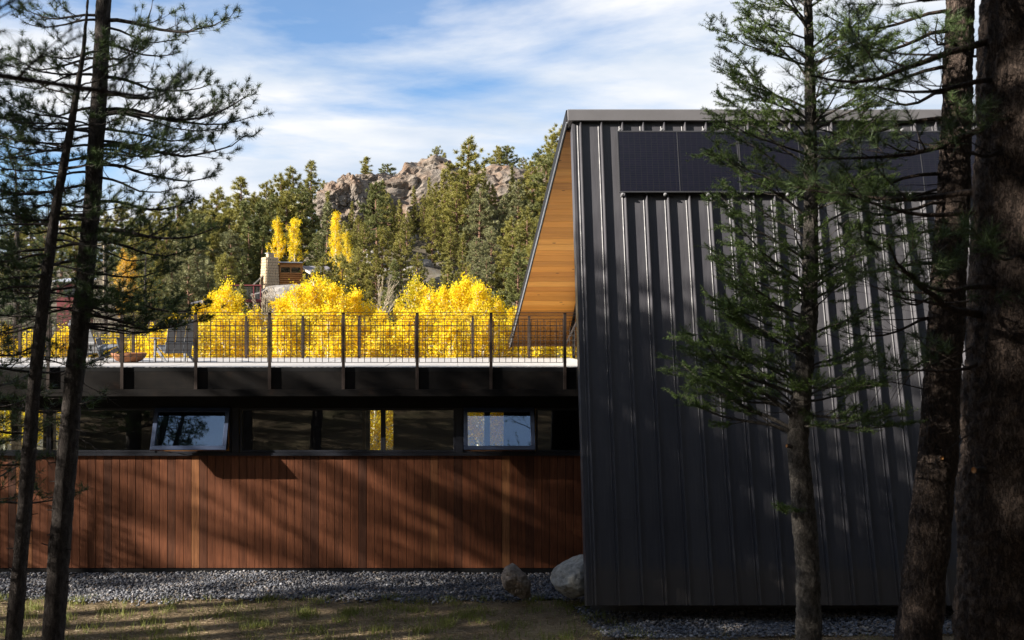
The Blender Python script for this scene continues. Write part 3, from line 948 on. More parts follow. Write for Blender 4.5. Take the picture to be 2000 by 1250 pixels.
# fire bowl
fb = empty('fire_bowl', (X_at(252, 22.6), 22.6, Z_DECK + 0.003)); tag(fb, 'rusty shallow fire bowl with stones between the two lounge chairs', 'fire bowl')
pro = [(0.05, 0.0), (0.17, 0.0), (0.28, 0.05), (0.36, 0.13), (0.385, 0.21), (0.365, 0.21), (0.33, 0.13), (0.25, 0.08), (0.05, 0.07)]
ns = 32
V = [(r * math.cos(2 * PI * k / ns), r * math.sin(2 * PI * k / ns), z) for r, z in pro for k in range(ns)]
Fq = [(i * ns + k, i * ns + (k + 1) % ns, (i + 1) * ns + (k + 1) % ns, (i + 1) * ns + k) for i in range(len(pro) - 1) for k in range(ns)]
Fq.append([k for k in range(ns)][::-1]); Fq.append([(len(pro) - 1) * ns + k for k in range(ns)])
me = bpy.data.meshes.new('bowl'); me.from_pydata(V, [], Fq); me.update()
for p in me.polygons: p.use_smooth = True
link('bowl', me, M['corten'], fb)

# ------------------------------------------------------------------ rocks
def rock_mesh(name, size, seed, sub=4, rough=0.22, freq=1.3, facet=0.5, crack=0.0):
    bm = bmesh.new()
    bmesh.ops.create_icosphere(bm, subdivisions=sub, radius=1.0)
    off = Vector((seed * 3.17, seed * 1.71, seed * 0.93))
    rs = np.random.default_rng(seed)
    pl = rs.normal(size=(11, 3)); pl /= np.linalg.norm(pl, axis=1)[:, None]; dist = rs.uniform(0.62, 0.95, 11)
    P = np.array([v.co[:] for v in bm.verts])
    dots = P @ pl.T
    lim = np.min(np.where(dots > 0.05, dist[None, :] / np.maximum(dots, 0.05), 9), axis=1)
    rad = (1 - facet) + facet * np.minimum(1.0, lim)
    for v, r in zip(bm.verts, rad):
        q = v.co * freq + off
        n_ = mnoise.fractal(q, 1.0, 2.1, 5) * rough
        if crack > 0:
            q3 = Vector((q.x * 0.75 + q.z * .3, q.y * 0.8, q.z * 1.5 - q.x * .25)) + mnoise.noise_vector(q * 1.2) * 0.22
            ridge = mnoise.voronoi(q3)[0]; e_ = ridge[1] - ridge[0]
            n_ -= max(0.0, 0.07 - e_) * 2.6 * crack
            n_ += mnoise.fractal(q * 3.3, 0.8, 2.2, 4) * 0.09 * crack
            n_ += (mnoise.cell(q3 * 0.9) ) * 0.05 * crack
            n_ += (ridge[0] - .3) * -0.07 * crack
        v.co = v.co * (r + n_)
    for v in bm.verts: v.co = Vector((v.co.x * size[0], v.co.y * size[1], v.co.z * size[2]))
    me = bpy.data.meshes.new(name); bm.to_mesh(me); bm.free()
    for p in me.polygons: p.use_smooth = True
    return me


def rock(name, loc, size, seed, mat, label, rot=(0, 0, 0), sub=4, group=None, **kw):
    o = link(name, rock_mesh(name, size, seed, sub, **kw), mat)
    o.location = loc; o.rotation_euler = rot
    tag(o, label, 'rock', group)
    return o


rock('boulder', (at(1118, 1130, 18.1) + Vector((0.08, 0, 0.02))), (0.50, 0.42, 0.37), 3, M['boulder'], 'large pale lichen boulder tucked against the metal corner', (0.1, -0.35, 0.2), 5, rough=0.10, freq=0.9, facet=.75, crack=.25)
rock('boulder', at(1010, 1134, 18.2), (0.26, 0.26, 0.36), 12, M['boulder_b'], 'small pinkish boulder standing on gravel before the cedar wall', (0.15, -0.42, 0.3), 5, rough=0.10, facet=1.0, crack=.35)

# ---- gravel: thousands of loose stones
rs = np.random.default_rng(4)


def gravel(name, label, poly_fn, x0, x1, y0, y1, n, seed):
    rs = np.random.default_rng(seed)
    bm = bmesh.new(); bmesh.ops.create_icosphere(bm, subdivisions=1, radius=1.0)
    bv = np.array([v.co[:] for v in bm.verts]); bf = np.array([[v.index for v in f.verts] for f in bm.faces]); bm.free()
    bf = bf[:, :]
    X = rs.uniform(x0, x1, n * 2); Y = rs.uniform(y0, y1, n * 2)
    k = poly_fn(X, Y); X = X[k][:n]; Y = Y[k][:n]; n = len(X)
    s = 0.010 + 0.026 * rs.random(n) ** 2.5
    sc = np.stack([s * rs.uniform(.8, 1.4, n), s * rs.uniform(.8, 1.4, n), s * rs.uniform(.5, .95, n)], 1)
    jit = rs.uniform(0.72, 1.2, (n, len(bv), 1))
    v = bv[None] * jit * sc[:, None, :]
    a = rs.uniform(0, 2 * PI, n); b = rs.uniform(-.6, .6, n)
    ca, sa, cb, sb = np.cos(a), np.sin(a), np.cos(b), np.sin(b)
    x = v[..., 0] * ca[:, None] - v[..., 1] * sa[:, None]; y = v[..., 0] * sa[:, None] + v[..., 1] * ca[:, None]; z = v[..., 2]
    y, z = y * cb[:, None] - z * sb[:, None], y * sb[:, None] + z * cb[:, None]
    Z = ground_z(X, Y) + 0.02 + rs.random(n) * 0.03 + 0.03 * np.sin(X * 2.1) * np.cos(Y * 3.3)
    P = np.stack([x + X[:, None], y + Y[:, None], z + Z[:, None]], -1).reshape(-1, 3)
    Fc = (bf[None] + (np.arange(n) * len(bv))[:, None, None]).reshape(-1, 3)
    o = link(name, np_mesh(name, P, [Fc]), M['gravel'])
    tag(o, label, 'gravel', kind='stuff')


def strip_a(X, Y):
    edge = 18.45 + 0.10 * np.sin(X * 1.3) + 0.06 * np.sin(X * 4.1 + 1) + 0.05 * np.sin(X * 9.0)
    return (Y > edge + np.random.default_rng(1).normal(0, 0.10, len(X))) & (X < 2.35)


def strip_b(X, Y):
    lim = 2.1 + (17.8 - Y) * 0.22
    return (X > lim) & (Y > 16.28 + 0.06 * np.sin(X * 2.3) + 0.04 * np.sin(X * 7)) & (Y < 18.4)


gravel('gravel', 'blue grey gravel strip at the foot of the cedar wall', strip_a, -12.5, 2.4, 18.0, 20.49, 24000, 1)
gravel('gravel', 'blue grey gravel bed under the leaning metal wall', strip_b, 2.0, 12.5, 16.1, 18.0, 16000, 2)

# bed sheets under the stones
def sheet(name, x0, x1, y0, y1, mat, label, lift=0.010):
    gx = np.linspace(x0, x1, 60); gy = np.linspace(y0, y1, 14)
    A, B = np.meshgrid(gx, gy); Zs = ground_z(A, B) + lift
    idn = np.arange(A.size).reshape(A.shape)
    Qs = np.stack([idn[:-1, :-1], idn[:-1, 1:], idn[1:, 1:], idn[1:, :-1]], -1).reshape(-1, 4)
    o = link(name, np_mesh(name, np.stack([A, B, Zs], -1).reshape(-1, 3), [Qs], True), mat)
    tag(o, label, 'gravel bed', kind='structure')


sheet('gravel_bed', -12.6, 2.2, 18.62, 20.48, M['gravel_bed'], 'dark grit beneath the gravel along the cedar wall')
sheet('gravel_bed', 2.35, 12.5, 16.45, 17.74, M['gravel_bed'], 'dark grit beneath the gravel along the metal wall')

# ---- grass blades and straw litter on the dirt
def blades(name, label, n, tufts, x0, x1, y0, y1, hgt, wid, mat, seed, flat=False):
    rs = np.random.default_rng(seed)
    cx = rs.uniform(x0, x1, tufts); cy = rs.uniform(y0, y1, tufts)
    w = rs.random(tufts) ** 3 + 0.05; w /= w.sum()
    t = rs.choice(tufts, n, p=w)
    sp = 0.10 if not flat else 0.6
    X = cx[t] + rs.normal(0, sp, n); Y = np.clip(cy[t] + rs.normal(0, sp, n), y0 - .5, 18.55)
    P = np.stack([X, Y, ground_z(X, Y) + (0.006 if flat else 0)], 1)
    if flat:
        D = rs.normal(size=(n, 3)); D[:, 2] = np.abs(D[:, 2]) * 0.12; D[:, 0] *= 1.8
    else:
        D = rs.normal(size=(n, 3)) * 0.33; D[:, 2] = 1
    T = needles(rs, P, D, 1, 0.0, hgt, wid, 0, 12 if not flat else 4)
    o = link(name, tri_mesh(name, T), mat); tag(o, label, 'grass', kind='stuff')


blades('grass', 'thin green grass blades sprouting from the bare dirt', 9500, 420, -10, 3.0, 15.2, 18.7, 0.16, 0.011, M['grass'], 7)
blades('grass', 'sparse green grass at the edge of the right gravel bed', 500, 60, 2.0, 9.5, 15.2, 16.4, 0.12, 0.007, M['grass'], 8)
blades('straw', 'pale dry straw litter scattered over the dirt', 26000, 1200, -10, 9, 15.0, 18.5, 0.12, 0.008, M['straw'], 9, True)

# ------------------------------------------------------------------ tree building
def unit(az, pitch):
    return np.array([math.cos(az) * math.cos(pitch), math.sin(az) * math.cos(pitch), math.sin(pitch)])


class Tree:
    def __init__(self, seed, foliage='pine'):
        self.rng = random.Random(seed); self.rs = np.random.default_rng(seed)
        self.wood = Wood(); self.P = []; self.D = []; self.B = []; self.kind = foliage

    def tip(self, p, d, back=0.08):
        self.P.append(p); self.D.append(d); self.B.append(back)

    def branch(self, p0, az, pitch, L, r0, droop=-0.25, up=0.9, dens=1.0, bare=0.25, tuft=1.0, wob=0.25, sublen=0.42):
        g_ = self.rng; n = 10
        pts = [np.array(p0, float)]; a = az; dirs = []
        st = L / (n - 1)
        for i in range(n - 1):
            s = i / (n - 2)
            a += g_.uniform(-wob, wob) * 0.55
            pt = pitch + droop * math.sin(PI * min(1, s * 1.4)) + up * max(0, s - 0.45) ** 1.5 + g_.uniform(-.12, .12)
            d = unit(a, pt); dirs.append(d); pts.append(pts[-1] + d * st)
        dirs.append(dirs[-1]); pts = np.array(pts)
        rad = r0 * (1 - 0.86 * np.linspace(0, 1, n)) + 0.0015
        self.wood.tube(pts, rad, 6 if r0 > .012 else 5)
        self.tip(pts[-1], dirs[-1])
        nsub = max(3, int(L * 7.5 * dens))
        side = 1
        for k in range(nsub):
            s = bare + (1 - bare) * (k + g_.uniform(0.1, 0.9)) / nsub
            x = s * (n - 1); i = min(n - 2, int(x)); f_ = x - i
            q = pts[i] * (1 - f_) + pts[i + 1] * f_; d = dirs[i]
            side = -side
            az_b = math.atan2(d[1], d[0]) + side * g_.uniform(0.5, 1.05)
            ln = L * sublen * (1.08 - s) * g_.uniform(0.5, 1.15) + 0.10
            self.sub(q, az_b, g_.uniform(-0.12, 0.45), ln, max(0.0025, rad[i] * 0.5))

    def sub(self, q, az, pitch, ln, r):
        g_ = self.rng
        n = max(3, int(ln / 0.085)); n = min(n, 8)
        p = q; a = az; st = ln / n; pi_ = pitch
        for i in range(n):
            a += g_.uniform(-.28, .28); pi_ += g_.uniform(-.1, .22)
            d = unit(a, pi_); p2 = p + d * st
            r1 = max(0.0016, r * (1 - (i + 1) / n))
            self.wood.seg(p, p2, max(0.0018, r * (1 - i / n)), r1)
            if i >= 1 or n < 4:
                m_ = 1 if self.kind == 'pine' else 3
                for _ in range(m_):
                    if g_.random() < (0.82 if self.kind == 'pine' else 0.95):
                        tl = g_.uniform(0.06, 0.17) if self.kind == 'pine' else g_.uniform(0.07, 0.16)
                        ta = a + g_.choice((-1, 1)) * g_.uniform(0.4, 1.0); tp = pi_ + g_.uniform(0.0, 0.75)
                        if self.kind != 'pine': tp = pi_ + g_.uniform(-0.25, 0.35)
                        td = unit(ta, tp); p3 = p2 + td * tl
                        self.wood.seg(p2, p3, 0.0028, 0.0018)
                        self.tip(p3, td, 0.055 if self.kind == 'pine' else tl)
            p = p2
        self.tip(p, unit(a, pi_ + .1), 0.06 if self.kind == 'pine' else st)

    def dead(self, p0, az, pitch, L, r=0.006):
        g_ = self.rng; p = np.array(p0, float); a = az; pt = pitch; n = 6
        pts = [p]
        for i in range(n):
            a += g_.uniform(-.35, .35); pt += g_.uniform(-.25, .2)
            p = p + unit(a, pt) * L / n; pts.append(p)
            if g_.random() < .7 and i > 0:
                q = p
                b = a + g_.choice((-1, 1)) * g_.uniform(.4, .9)
                for _ in range(3):
                    b += g_.uniform(-.3, .3)
                    q2 = q + unit(b, pt + g_.uniform(-.5, .3)) * L * .1
                    self.wood.seg(q, q2, 0.0022, 0.0014); q = q2
        self.wood.tube(np.array(pts), np.linspace(r, 0.0018, n + 1), 5)

    def foliage(self, name, needle_len=0.072, width=0.0042, n=46, cone=(18, 84)):
        P = np.array(self.P); D = np.array(self.D); B = np.array(self.B)
        return tri_mesh(name, needles(self.rs, P, D, n, B, needle_len, width, *cone))


def trunk_geo(path, radii, sides, rings, amp, freq, seed):
    path = np.asarray(path, float)
    s0 = np.linspace(0, 1, len(path)); s1 = np.linspace(0, 1, rings)
    P = np.stack([np.interp(s1, s0, path[:, k]) for k in range(3)], 1)
    # smooth the polyline a little
    for _ in range(max(2, rings // 30)):
        P[1:-1] = (P[:-2] + 2 * P[1:-1] + P[2:]) / 4
    Rr = np.interp(s1, s0, radii)
    V, Qd = tube(P, Rr, sides)
    C = np.repeat(P, sides, 0)
    out_ = V - C
    off = Vector((seed * 1.7, seed * 2.3, seed * 0.7))
    for i in range(len(V)):
        q = Vector((V[i][0] * freq, V[i][1] * freq, V[i][2] * freq * 0.38)) + off
        vd = mnoise.voronoi(q)[0]
        h = min(0.32, vd[1] - vd[0]) / 0.32 - 0.5
        lump = mnoise.noise(Vector(V[i]) * 3.1 + off)
        l = math.sqrt(out_[i][0] ** 2 + out_[i][1] ** 2 + out_[i][2] ** 2) + 1e-6
        V[i] = V[i] + out_[i] / l * (amp * h + 0.10 * l * lump)
    return V, Qd


def path_px(pts, d):
    """list of (px, py) on a trunk standing about d metres away"""
    return [np.array(at(px, py, d)) for px, py in pts]


def interp_path(path, z):
    path = np.asarray(path); o = np.argsort(path[:, 2])
    return np.array([np.interp(z, path[o, 2], path[o, k]) for k in range(3)])


def finish(tr, path, name, bark, leafmat, label, cat='tree', group=None, fol={}, extra=None):
    base = Vector(path[0])
    e = empty(name, base); tag(e, label, cat, group)
    me = tr.wood.mesh('trunk'); me.transform(__import__('mathutils').Matrix.Translation(-base))
    link('trunk', me, bark, e)
    cm = tr.foliage('crown', **fol); cm.transform(__import__('mathutils').Matrix.Translation(-base))
    link('crown', cm, leafmat, e)
    return e


def stub(tree_e, p, d, r, ln):
    """sawn branch stub with pale cut end"""
    base = tree_e.location
    p = Vector(p) - base; d = Vector(d).normalized()
    V, Qd = tube([p, p + d * ln], [r * 1.15, r], 10)
    link('branch_stub', np_mesh('branch_stub', V, [Qd], True), M['bark_pine'], tree_e)
    q = p + d * (ln + 0.001)
    V, Qd = tube([q, q + d * 0.004], [r * 0.96, r * 0.9], 10)
    Fc = np.arange(10, 20)[None, :]
    link('cut_face', np_mesh('cut_face', V, [Qd, Fc]), M['cut_wood'], tree_e)


def ground_foot(pts, d):
    """extend a pixel path down to the ground"""
    P = path_px(pts, d)
    lo = P[0]; dirv = (P[0] - P[1]); dirv = dirv / abs(dirv[2])
    zg = gz(lo[0], d) - 0.15
    P.insert(0, lo + dirv * np.array([0.4, 0.4, 1]) * (lo[2] - zg))
    return P


# ---- A: left pine with the thicker trunk
dA = 10.5
PA = ground_foot([(104, 1250), (122, 1000), (143, 760), (165, 560), (180, 400), (193, 200), (203, 0), (212, -300), (216, -800), (220, -1500), (222, -2000)], dA)
rA = [0.135, 0.112, 0.103, 0.096, 0.092, 0.086, 0.080, 0.075, 0.066, 0.056, 0.036, 0.010]
tA = Tree(11)
tA.wood.add(*trunk_geo(PA, rA, 26, 190, 0.008, 26, 1))
g_ = random.Random(21)


def px_branch(tr, path, d, px_y, az_deg, L, pitch=0.0, r=0.017, **kw):
    z = (CY - px_y) * d / F
    tr.branch(interp_path(path, z), R(az_deg), pitch, L, r, **kw)


for (py, az, L, pt, r) in ((40, -12, 1.42, -0.05, .022), (85, 14, 0.75, -0.06, .016), (150, 8, 1.15, -.02, .018), (185, -25, 1.1, 0.0, .016), (215, 12, 1.62, 0.06, .02),
                           (225, -8, 1.85, .10, .024), (285, 4, 1.65, .06, .022), (300, -30, 1.0, .0, .014), (320, 16, 1.25, -.08, .018), (345, -14, 1.0, -.15, .014), (395, 10, 1.05, 0.06, .018),
                           (450, -6, 1.45, .0, .022), (470, 28, 1.2, .0, .016), (560, -10, 1.35, -.12, .02), (585, 20, 1.0, -.05, .016), (615, -4, 1.30, -.06, .018), (640, 35, .9, 0., .013), (120, -40, .9, .05, .014), (250, 40, 1.2, .1, .015),
                           (100, 165, 0.8, .1, .014), (150, 195, .85, .12, .015), (210, 160, 1.0, .15, .016), (260, 200, 1.0, .1, .016), (310, 175, 1.1, .02, .016), (360, 190, 1.0, .0, .016),
                           (420, 170, 1.2, .1, .017), (430, 200, .9, .1, .015), (480, 185, 1.1, .05, .016), (510, 160, 1.3, .05, .018), (560, 190, .9, .0, .014), (30, 185, .9, .1, .015), (600, 170, 1.0, -.05, .014)):
    px_branch(tA, PA, dA, py, az, L, pt, r, dens=1.15, bare=.18)
for k in range(26):
    az = g_.choice((0, 180)) + g_.uniform(-60, 60)
    px_branch(tA, PA, dA, g_.uniform(20, 640), az, g_.uniform(.6, 1.35), g_.uniform(-.08, .12), .013, dens=1.1, bare=.2)
for k in range(52):
    z = g_.uniform(3.6, 13.4)
    tA.branch(interp_path(PA, z), g_.uniform(0, 2 * PI), g_.uniform(-.05, .3), max(.4, min(1.7, (13.9 - z) * 0.25 + .3)), 0.014, dens=.8)
for k in range(9):
    tA.dead(interp_path(PA, g_.uniform(-1.1, -.35)), g_.choice((0, PI)) + g_.uniform(-.6, .6), g_.uniform(-.25, .25), g_.uniform(.25, .75))
for k in range(16):
    zz_ = g_.uniform(-3.0, -.9); pp = interp_path(PA, zz_); aa = g_.choice((0, PI)) + g_.uniform(-.5, .5)
    dd = unit(aa, g_.uniform(-.1, .3)); tA.wood.tube([pp, pp + dd * (.13 + g_.random() * .07)], [.009, .005], 5)
eA = finish(tA, PA, 'pine_tree', M['bark_pine'], M['pine_needle'], 'thicker of the two leaning pines at left, branches reaching over the deck')

# ---- B: thin left pine
dB = 10.0
PB = ground_foot([(26, 1250), (48, 1000), (66, 760), (88, 560), (110, 400), (140, 240), (163, 100), (175, -40)], dB)
rB = [0.092, 0.078, 0.068, 0.062, 0.054, 0.045, 0.034, 0.02, 0.006]
tB = Tree(12)
tB.wood.add(*trunk_geo(PB, rB, 22, 150, 0.006, 30, 2))
for (py, az, L, pt, r) in ((640, 175, .75, .0, .011), (600, 12, .7, .0, .011), (560, 190, .95, .05, .013), (520, -10, .6, .05, .011), (500, 165, 1.0, .1, .013), (470, 0, .7, .0, .012), (440, 185, 1.0, .15, .013),
                           (400, 20, .7, .1, .012), (380, 175, .95, .15, .013), (340, 200, .8, .2, .012), (330, -20, .65, .15, .011), (290, 170, .85, .25, .012), (250, 10, .55, .25, .010), (235, 190, .7, .3, .011),
                           (190, 175, .55, .4, .010), (170, -10, .4, .4, .009), (130, 150, .4, .5, .008), (110, 20, .3, .6, .008), (680, 150, .8, -.05, .011), (700, 10, .5, -.1, .009), (360, 100, .8, .1, .01), (540, -100, .7, .05, .01)):
    px_branch(tB, PB, dB, py, az, L, pt, r, dens=1.15)
for k in range(18):
    px_branch(tB, PB, dB, g_.uniform(180, 640), g_.choice((10, 180)) + g_.uniform(-60, 60), g_.uniform(.45, .95), g_.uniform(-.05, .2), .010, dens=1.1)
for k in range(8):
    tB.dead(interp_path(PB, g_.uniform(-1.6, -.4)), g_.choice((0, PI)) + g_.uniform(-.7, .7), g_.uniform(-.3, .2), g_.uniform(.2, .5), .005)
for k in range(10):
    zz_ = g_.uniform(-2.8, -.9); pp = interp_path(PB, zz_); aa = g_.choice((0, PI)) + g_.uniform(-.5, .5)
    dd = unit(aa, g_.uniform(-.1, .3)); tB.wood.tube([pp, pp + dd * (.10 + g_.random() * .05)], [.007, .004], 5)
finish(tB, PB, 'pine_tree', M['bark_pine'], M['pine_needle'], 'thinner pine at the far left, leaning beside the thicker trunk')

# ---- C: fir before the metal wall
dC = 10.8
PC = ground_foot([(1580, 1250), (1578, 1120), (1570, 1000), (1558, 870), (1566, 760), (1580, 620), (1583, 480), (1584, 330), (1582, 150), (1578, 0), (1574, -250)], dC)
rC = [0.15, 0.128, 0.124, 0.118, 0.105, 0.094, 0.085, 0.076, 0.064, 0.05, 0.04, 0.01]
tC = Tree(13, 'fir')
tC.wood.add(*trunk_geo(PC, rC, 46, 330, 0.012, 40, 3))
for (py, az, L, pt, r) in ((850, 178, 1.25, .35, .020), (845, 165, 1.6, .55, .022), (825, 195, 1.5, .72, .022), (830, 5, 1.15, .02, .017), (815, -15, 1.05, .10, .016), (800, 160, 1.1, .2, .016), (790, 20, .9, .25, .015),
                           (780, 185, 1.3, .5, .018), (760, -30, .8, .1, .014), (740, 175, 1.35, .42, .018), (720, 10, .85, .35, .014), (700, 200, 1.2, .55, .017), (690, 165, 1.1, .6, .016), (660, -8, .8, .5, .014),
                           (640, 182, 1.35, .68, .017), (600, 160, 1.1, .6, .016), (590, 15, .75, .5, .013), (560, 195, 1.2, .7, .016), (520, 178, 1.3, .75, .017), (500, 0, .8, .6, .013), (470, 165, 1.1, .7, .015),
                           (430, 190, 1.25, .75, .016), (400, 12, .8, .6, .013), (370, 175, 1.25, .8, .016), (330, 160, 1.1, .75, .015), (300, 195, 1.2, .8, .015), (290, -10, .8, .7, .012), (240, 178, 1.1, .8, .014),
                           (200, 10, .8, .7, .012), (160, 185, 1.0, .85, .013), (120, 165, .9, .8, .012), (100, -5, .7, .8, .012), (50, 180, .8, .9, .012), (20, 10, .7, .8, .011), (835, -80, .9, .2, .014), (700, -95, .9, .4, .013), (560, -70, .8, .5, .013), (380, -100, .9, .6, .012), (640, 90, 1.0, .5, .013), (450, 80, .9, .6, .012), (250, -60, .7, .7, .011)):
    px_branch(tC, PC, dC, py, az, L, pt, r, dens=1.35, bare=.20, droop=-.15, up=.15, sublen=.40, wob=.35)
for k in range(24):
    px_branch(tC, PC, dC, g_.uniform(-20, 800), -90 + g_.uniform(-70, 70), g_.uniform(.5, .95), g_.uniform(.2, .7), .011, dens=1.4, bare=.12, droop=-.15, up=.1, sublen=.45, wob=.35)
for k in range(26):
    px_branch(tC, PC, dC, g_.uniform(60, 830), g_.choice((180, 180, 5)) + g_.uniform(-45, 45), g_.uniform(.8, 1.3), g_.uniform(.3, .75), .013, dens=1.3, bare=.2, droop=-.15, up=.15, sublen=.40, wob=.35)
for k in range(14):
    z = g_.uniform(3.3, 4.7); tC.branch(interp_path(PC, z), g_.uniform(0, 2 * PI), .7, .6, .01, droop=0, up=.1)
for k in range(22):
    tC.dead(interp_path(PC, g_.uniform(-1.3, 1.5)), g_.choice((0, PI)) + g_.uniform(-.8, .8), g_.uniform(-.2, .6), g_.uniform(.4, 1.0), .006)
tC.branch(interp_path(PC, (CY - 990) * dC / F), R(185), -.3, .22, .007, dens=3, droop=0, up=0)
eC = finish(tC, PC, 'fir_tree', M['bark_fir'], M['fir_needle'], 'short needled fir with bright green sprays before the metal wall', fol=dict(needle_len=0.034, width=0.0046, n=34, cone=(40, 85)))
stub(eC, interp_path(PC, (CY - 870) * dC / F) + np.array([-.09, -.06, 0]), (-1, -.3, .1), .02, .05)

# ---- D: stout pine with reddish bark
dD = 11.0
PD = ground_foot([(1793, 1250), (1805, 1120), (1822, 980), (1834, 850), (1844, 700), (1856, 500), (1866, 300), (1872, 120), (1878, -100), (1880, -500), (1880, -1200), (1878, -2100)], dD)
rD = [0.255, 0.228, 0.212, 0.200, 0.188, 0.180, 0.170, 0.150, 0.140, 0.128, 0.09, 0.02, 0.015][:len(PD)]
tD = Tree(14)
tD.wood.add(*trunk_geo(PD, rD, 84, 420, 0.020, 32, 4))
for (py, az, L, pt, r) in ((60, 195, 1.5, -.1, .024), (130, 172, 1.6, -.05, .022), (180, 205, 1.4, .0, .022), (230, 180, 1.7, .05, .024), (290, 195, 1.2, .1, .02), (340, 170, 1.6, .05, .022), (400, 200, 1.5, .05, .022),
                           (450, 185, 1.2, .1, .018), (520, 178, 1.5, .12, .022), (570, 205, 1.1, .0, .018), (620, 170, 1.2, -.1, .018), (690, 190, .8, -.15, .014), (90, 230, 1.3, 0, .02), (260, 240, 1.3, .05, .02), (480, 230, 1.1, .05, .018),
                           (110, -20, .9, 0, .016), (300, -30, 1.0, 0, .016), (480, -15, .9, 0, .016), (620, -40, .8, -.1, .014), (20, 180, 1.5, 0, .022), (365, 130, 1.3, .1, .018)):
    px_branch(tD, PD, dD, py, az, L, pt, r, dens=.85, bare=.35, droop=-.35, up=1.1, wob=.4)
for k in range(64):
    z = g_.uniform(4.0, 14.4)
    tD.branch(interp_path(PD, z), g_.uniform(0, 2 * PI), g_.uniform(-.05, .3), max(.5, min(2.3, (15.0 - z) * 0.33 + .3)), 0.018, dens=.7)
for k in range(16):
    tD.dead(interp_path(PD, g_.uniform(-1.2, 1.8)), PI + g_.uniform(-.9, .9), g_.uniform(-.4, .3), g_.uniform(.5, 1.3), .009)
eD = finish(tD, PD, 'pine_tree', M['bark_red'], M['pine_needle'], 'stout leaning pine with reddish furrowed bark, second trunk from the right edge', fol=dict(needle_len=0.10, width=0.0046, n=44))
stub(eD, interp_path(PD, (CY - 890) * dD / F) + np.array([-.05, -.17, 0]), (-.1, -1, .1), .022, .05)

# ---- E: big dark trunk close to the camera on the right
dE = 5.6
PE = ground_foot([(1968, 1250), (1972, 1000), (1980, 800), (1990, 600), (1996, 300), (2000, 0), (2004, -400), (2006, -1200), (2006, -2400), (2010, -4600)], dE)
rE = [0.32, 0.262, 0.258, 0.25, 0.245, 0.235, 0.225, 0.21, 0.19, 0.15, 0.02][:len(PE)]
tE = Tree(15)
tE.wood.add(*trunk_geo(PE, rE, 90, 420, 0.018, 34, 5))
for (py, az, L, pt, r) in ((630, 178, 1.30, .32, .026), (560, 200, 1.0, .05, .018), (420, 192, .95, .10, .018), (370, 165, 1.2, .05, .02), (240, 186, 1.1, -.15, .02), (150, 205, .9, -.05, .018), (60, 180, 1.35, -.25, .022),
                           (-60, 195, 1.3, -.3, .022), (-180, 175, 1.4, -.3, .022), (690, 190, .75, -.1, .014), (300, 215, .8, 0, .015), (500, 225, .8, .0, .014), (-120, 215, 1.2, -.2, .02)):
    px_branch(tE, PE, dE, py, az, L, pt, r, dens=.8, bare=.35, droop=-.15, up=.6, wob=.4)
for k in range(66):
    z = g_.uniform(3.0, 14.0)
    tE.branch(interp_path(PE, z), g_.uniform(0, 2 * PI), g_.uniform(-.1, .3), max(.5, min(2.4, (14.5 - z) * 0.33 + .4)), 0.018, dens=.7)
for k in range(8):
    tE.dead(interp_path(PE, g_.uniform(-.6, 1.2)), PI + g_.uniform(-.7, .7), g_.uniform(-.3, .4), g_.uniform(.3, .8), .007)
eE = finish(tE, PE, 'pine_tree', M['bark_red'], M['pine_needle'], 'massive dark trunk cut by the right edge, nearest tree to the viewer', fol=dict(needle_len=0.095, width=0.0032, n=40))
stub(eE, interp_path(PE, (CY - 912) * dE / F) + np.array([-.20, -.13, 0]), (-1, -.35, .05), .018, .09)

# ---- G: tree just outside the frame whose drooping bough crosses the upper left corner
tG = Tree(16)
PG = [np.array([-2.9, 2.0, gz(-2.9, 2.0) - .1]), np.array([-2.85, 2.05, 0.5]), np.array([-2.8, 2.1, 4.0]), np.array([-2.8, 2.1, 8.0])]
tG.wood.add(*trunk_geo(PG, [0.13, 0.11, 0.09, 0.02], 18, 60, 0.008, 24, 6))
tG.branch(PG[1] + np.array([0, 0, .95]), R(24), -.22, 2.35, .022, droop=-.42, up=.1, dens=.8, bare=.42, wob=.12)
for k in range(40):
    z = g_.uniform(2.4, 7.6)
    tG.branch(interp_path(PG, z), g_.uniform(0, 2 * PI), g_.uniform(.0, .3), max(.4, (8 - z) * 0.2 + .2), 0.014, dens=.7)
finish(tG, PG, 'pine_tree', M['bark_pine'], M['pine_needle'], 'near pine left of the frame whose blurred bough crosses the upper left corner', fol=dict(needle_len=0.06, width=0.0022, n=26))

# ---- generic whole pines (two meshes shared by the trees left of and behind the camera)
from mathutils import Matrix


def whole_pine(seed, H, h0, spread, n_br):
    tr = Tree(seed); g2 = random.Random(seed + 50)
    P = [np.array([0, 0, -.3]), np.array([g2.uniform(-.1, .1), g2.uniform(-.1, .1), H * .35]), np.array([g2.uniform(-.2, .2), g2.uniform(-.2, .2), H * .7]), np.array([0, 0, H])]
    tr.wood.add(*trunk_geo(P, [H * .0155, H * .0125, H * .008, 0.012], 16, 70, 0.01, 20, seed))
    for k in range(n_br):
        s = (k + g2.random()) / n_br; z = H * (h0 + (0.985 - h0) * s)
        L = spread * (0.35 + 0.65 * math.sin(PI * min(1, s * 0.62 + 0.33))) * (1.02 - s) ** 0.55 * g2.uniform(.75, 1.15) + .25
        tr.branch(interp_path(P, z), k * 2.399 + g2.uniform(-.5, .5), -.08 + .55 * s, L, .010 + .008 * L, dens=.62, bare=.25)
    return tr.wood.mesh('trunk'), tr.foliage('crown', needle_len=.15, width=.0075, n=17)


GEN = [whole_pine(61, 12.0, .20, 2.3, 92), whole_pine(62, 12.0, .12, 2.0, 100), whole_pine(63, 11.0, .28, 2.6, 80), whole_pine(64, 12.0, .57, 2.5, 92)]
for a, b in GEN:
    a.materials.append(M['bark_pine']); b.materials.append(M['pine_needle'])


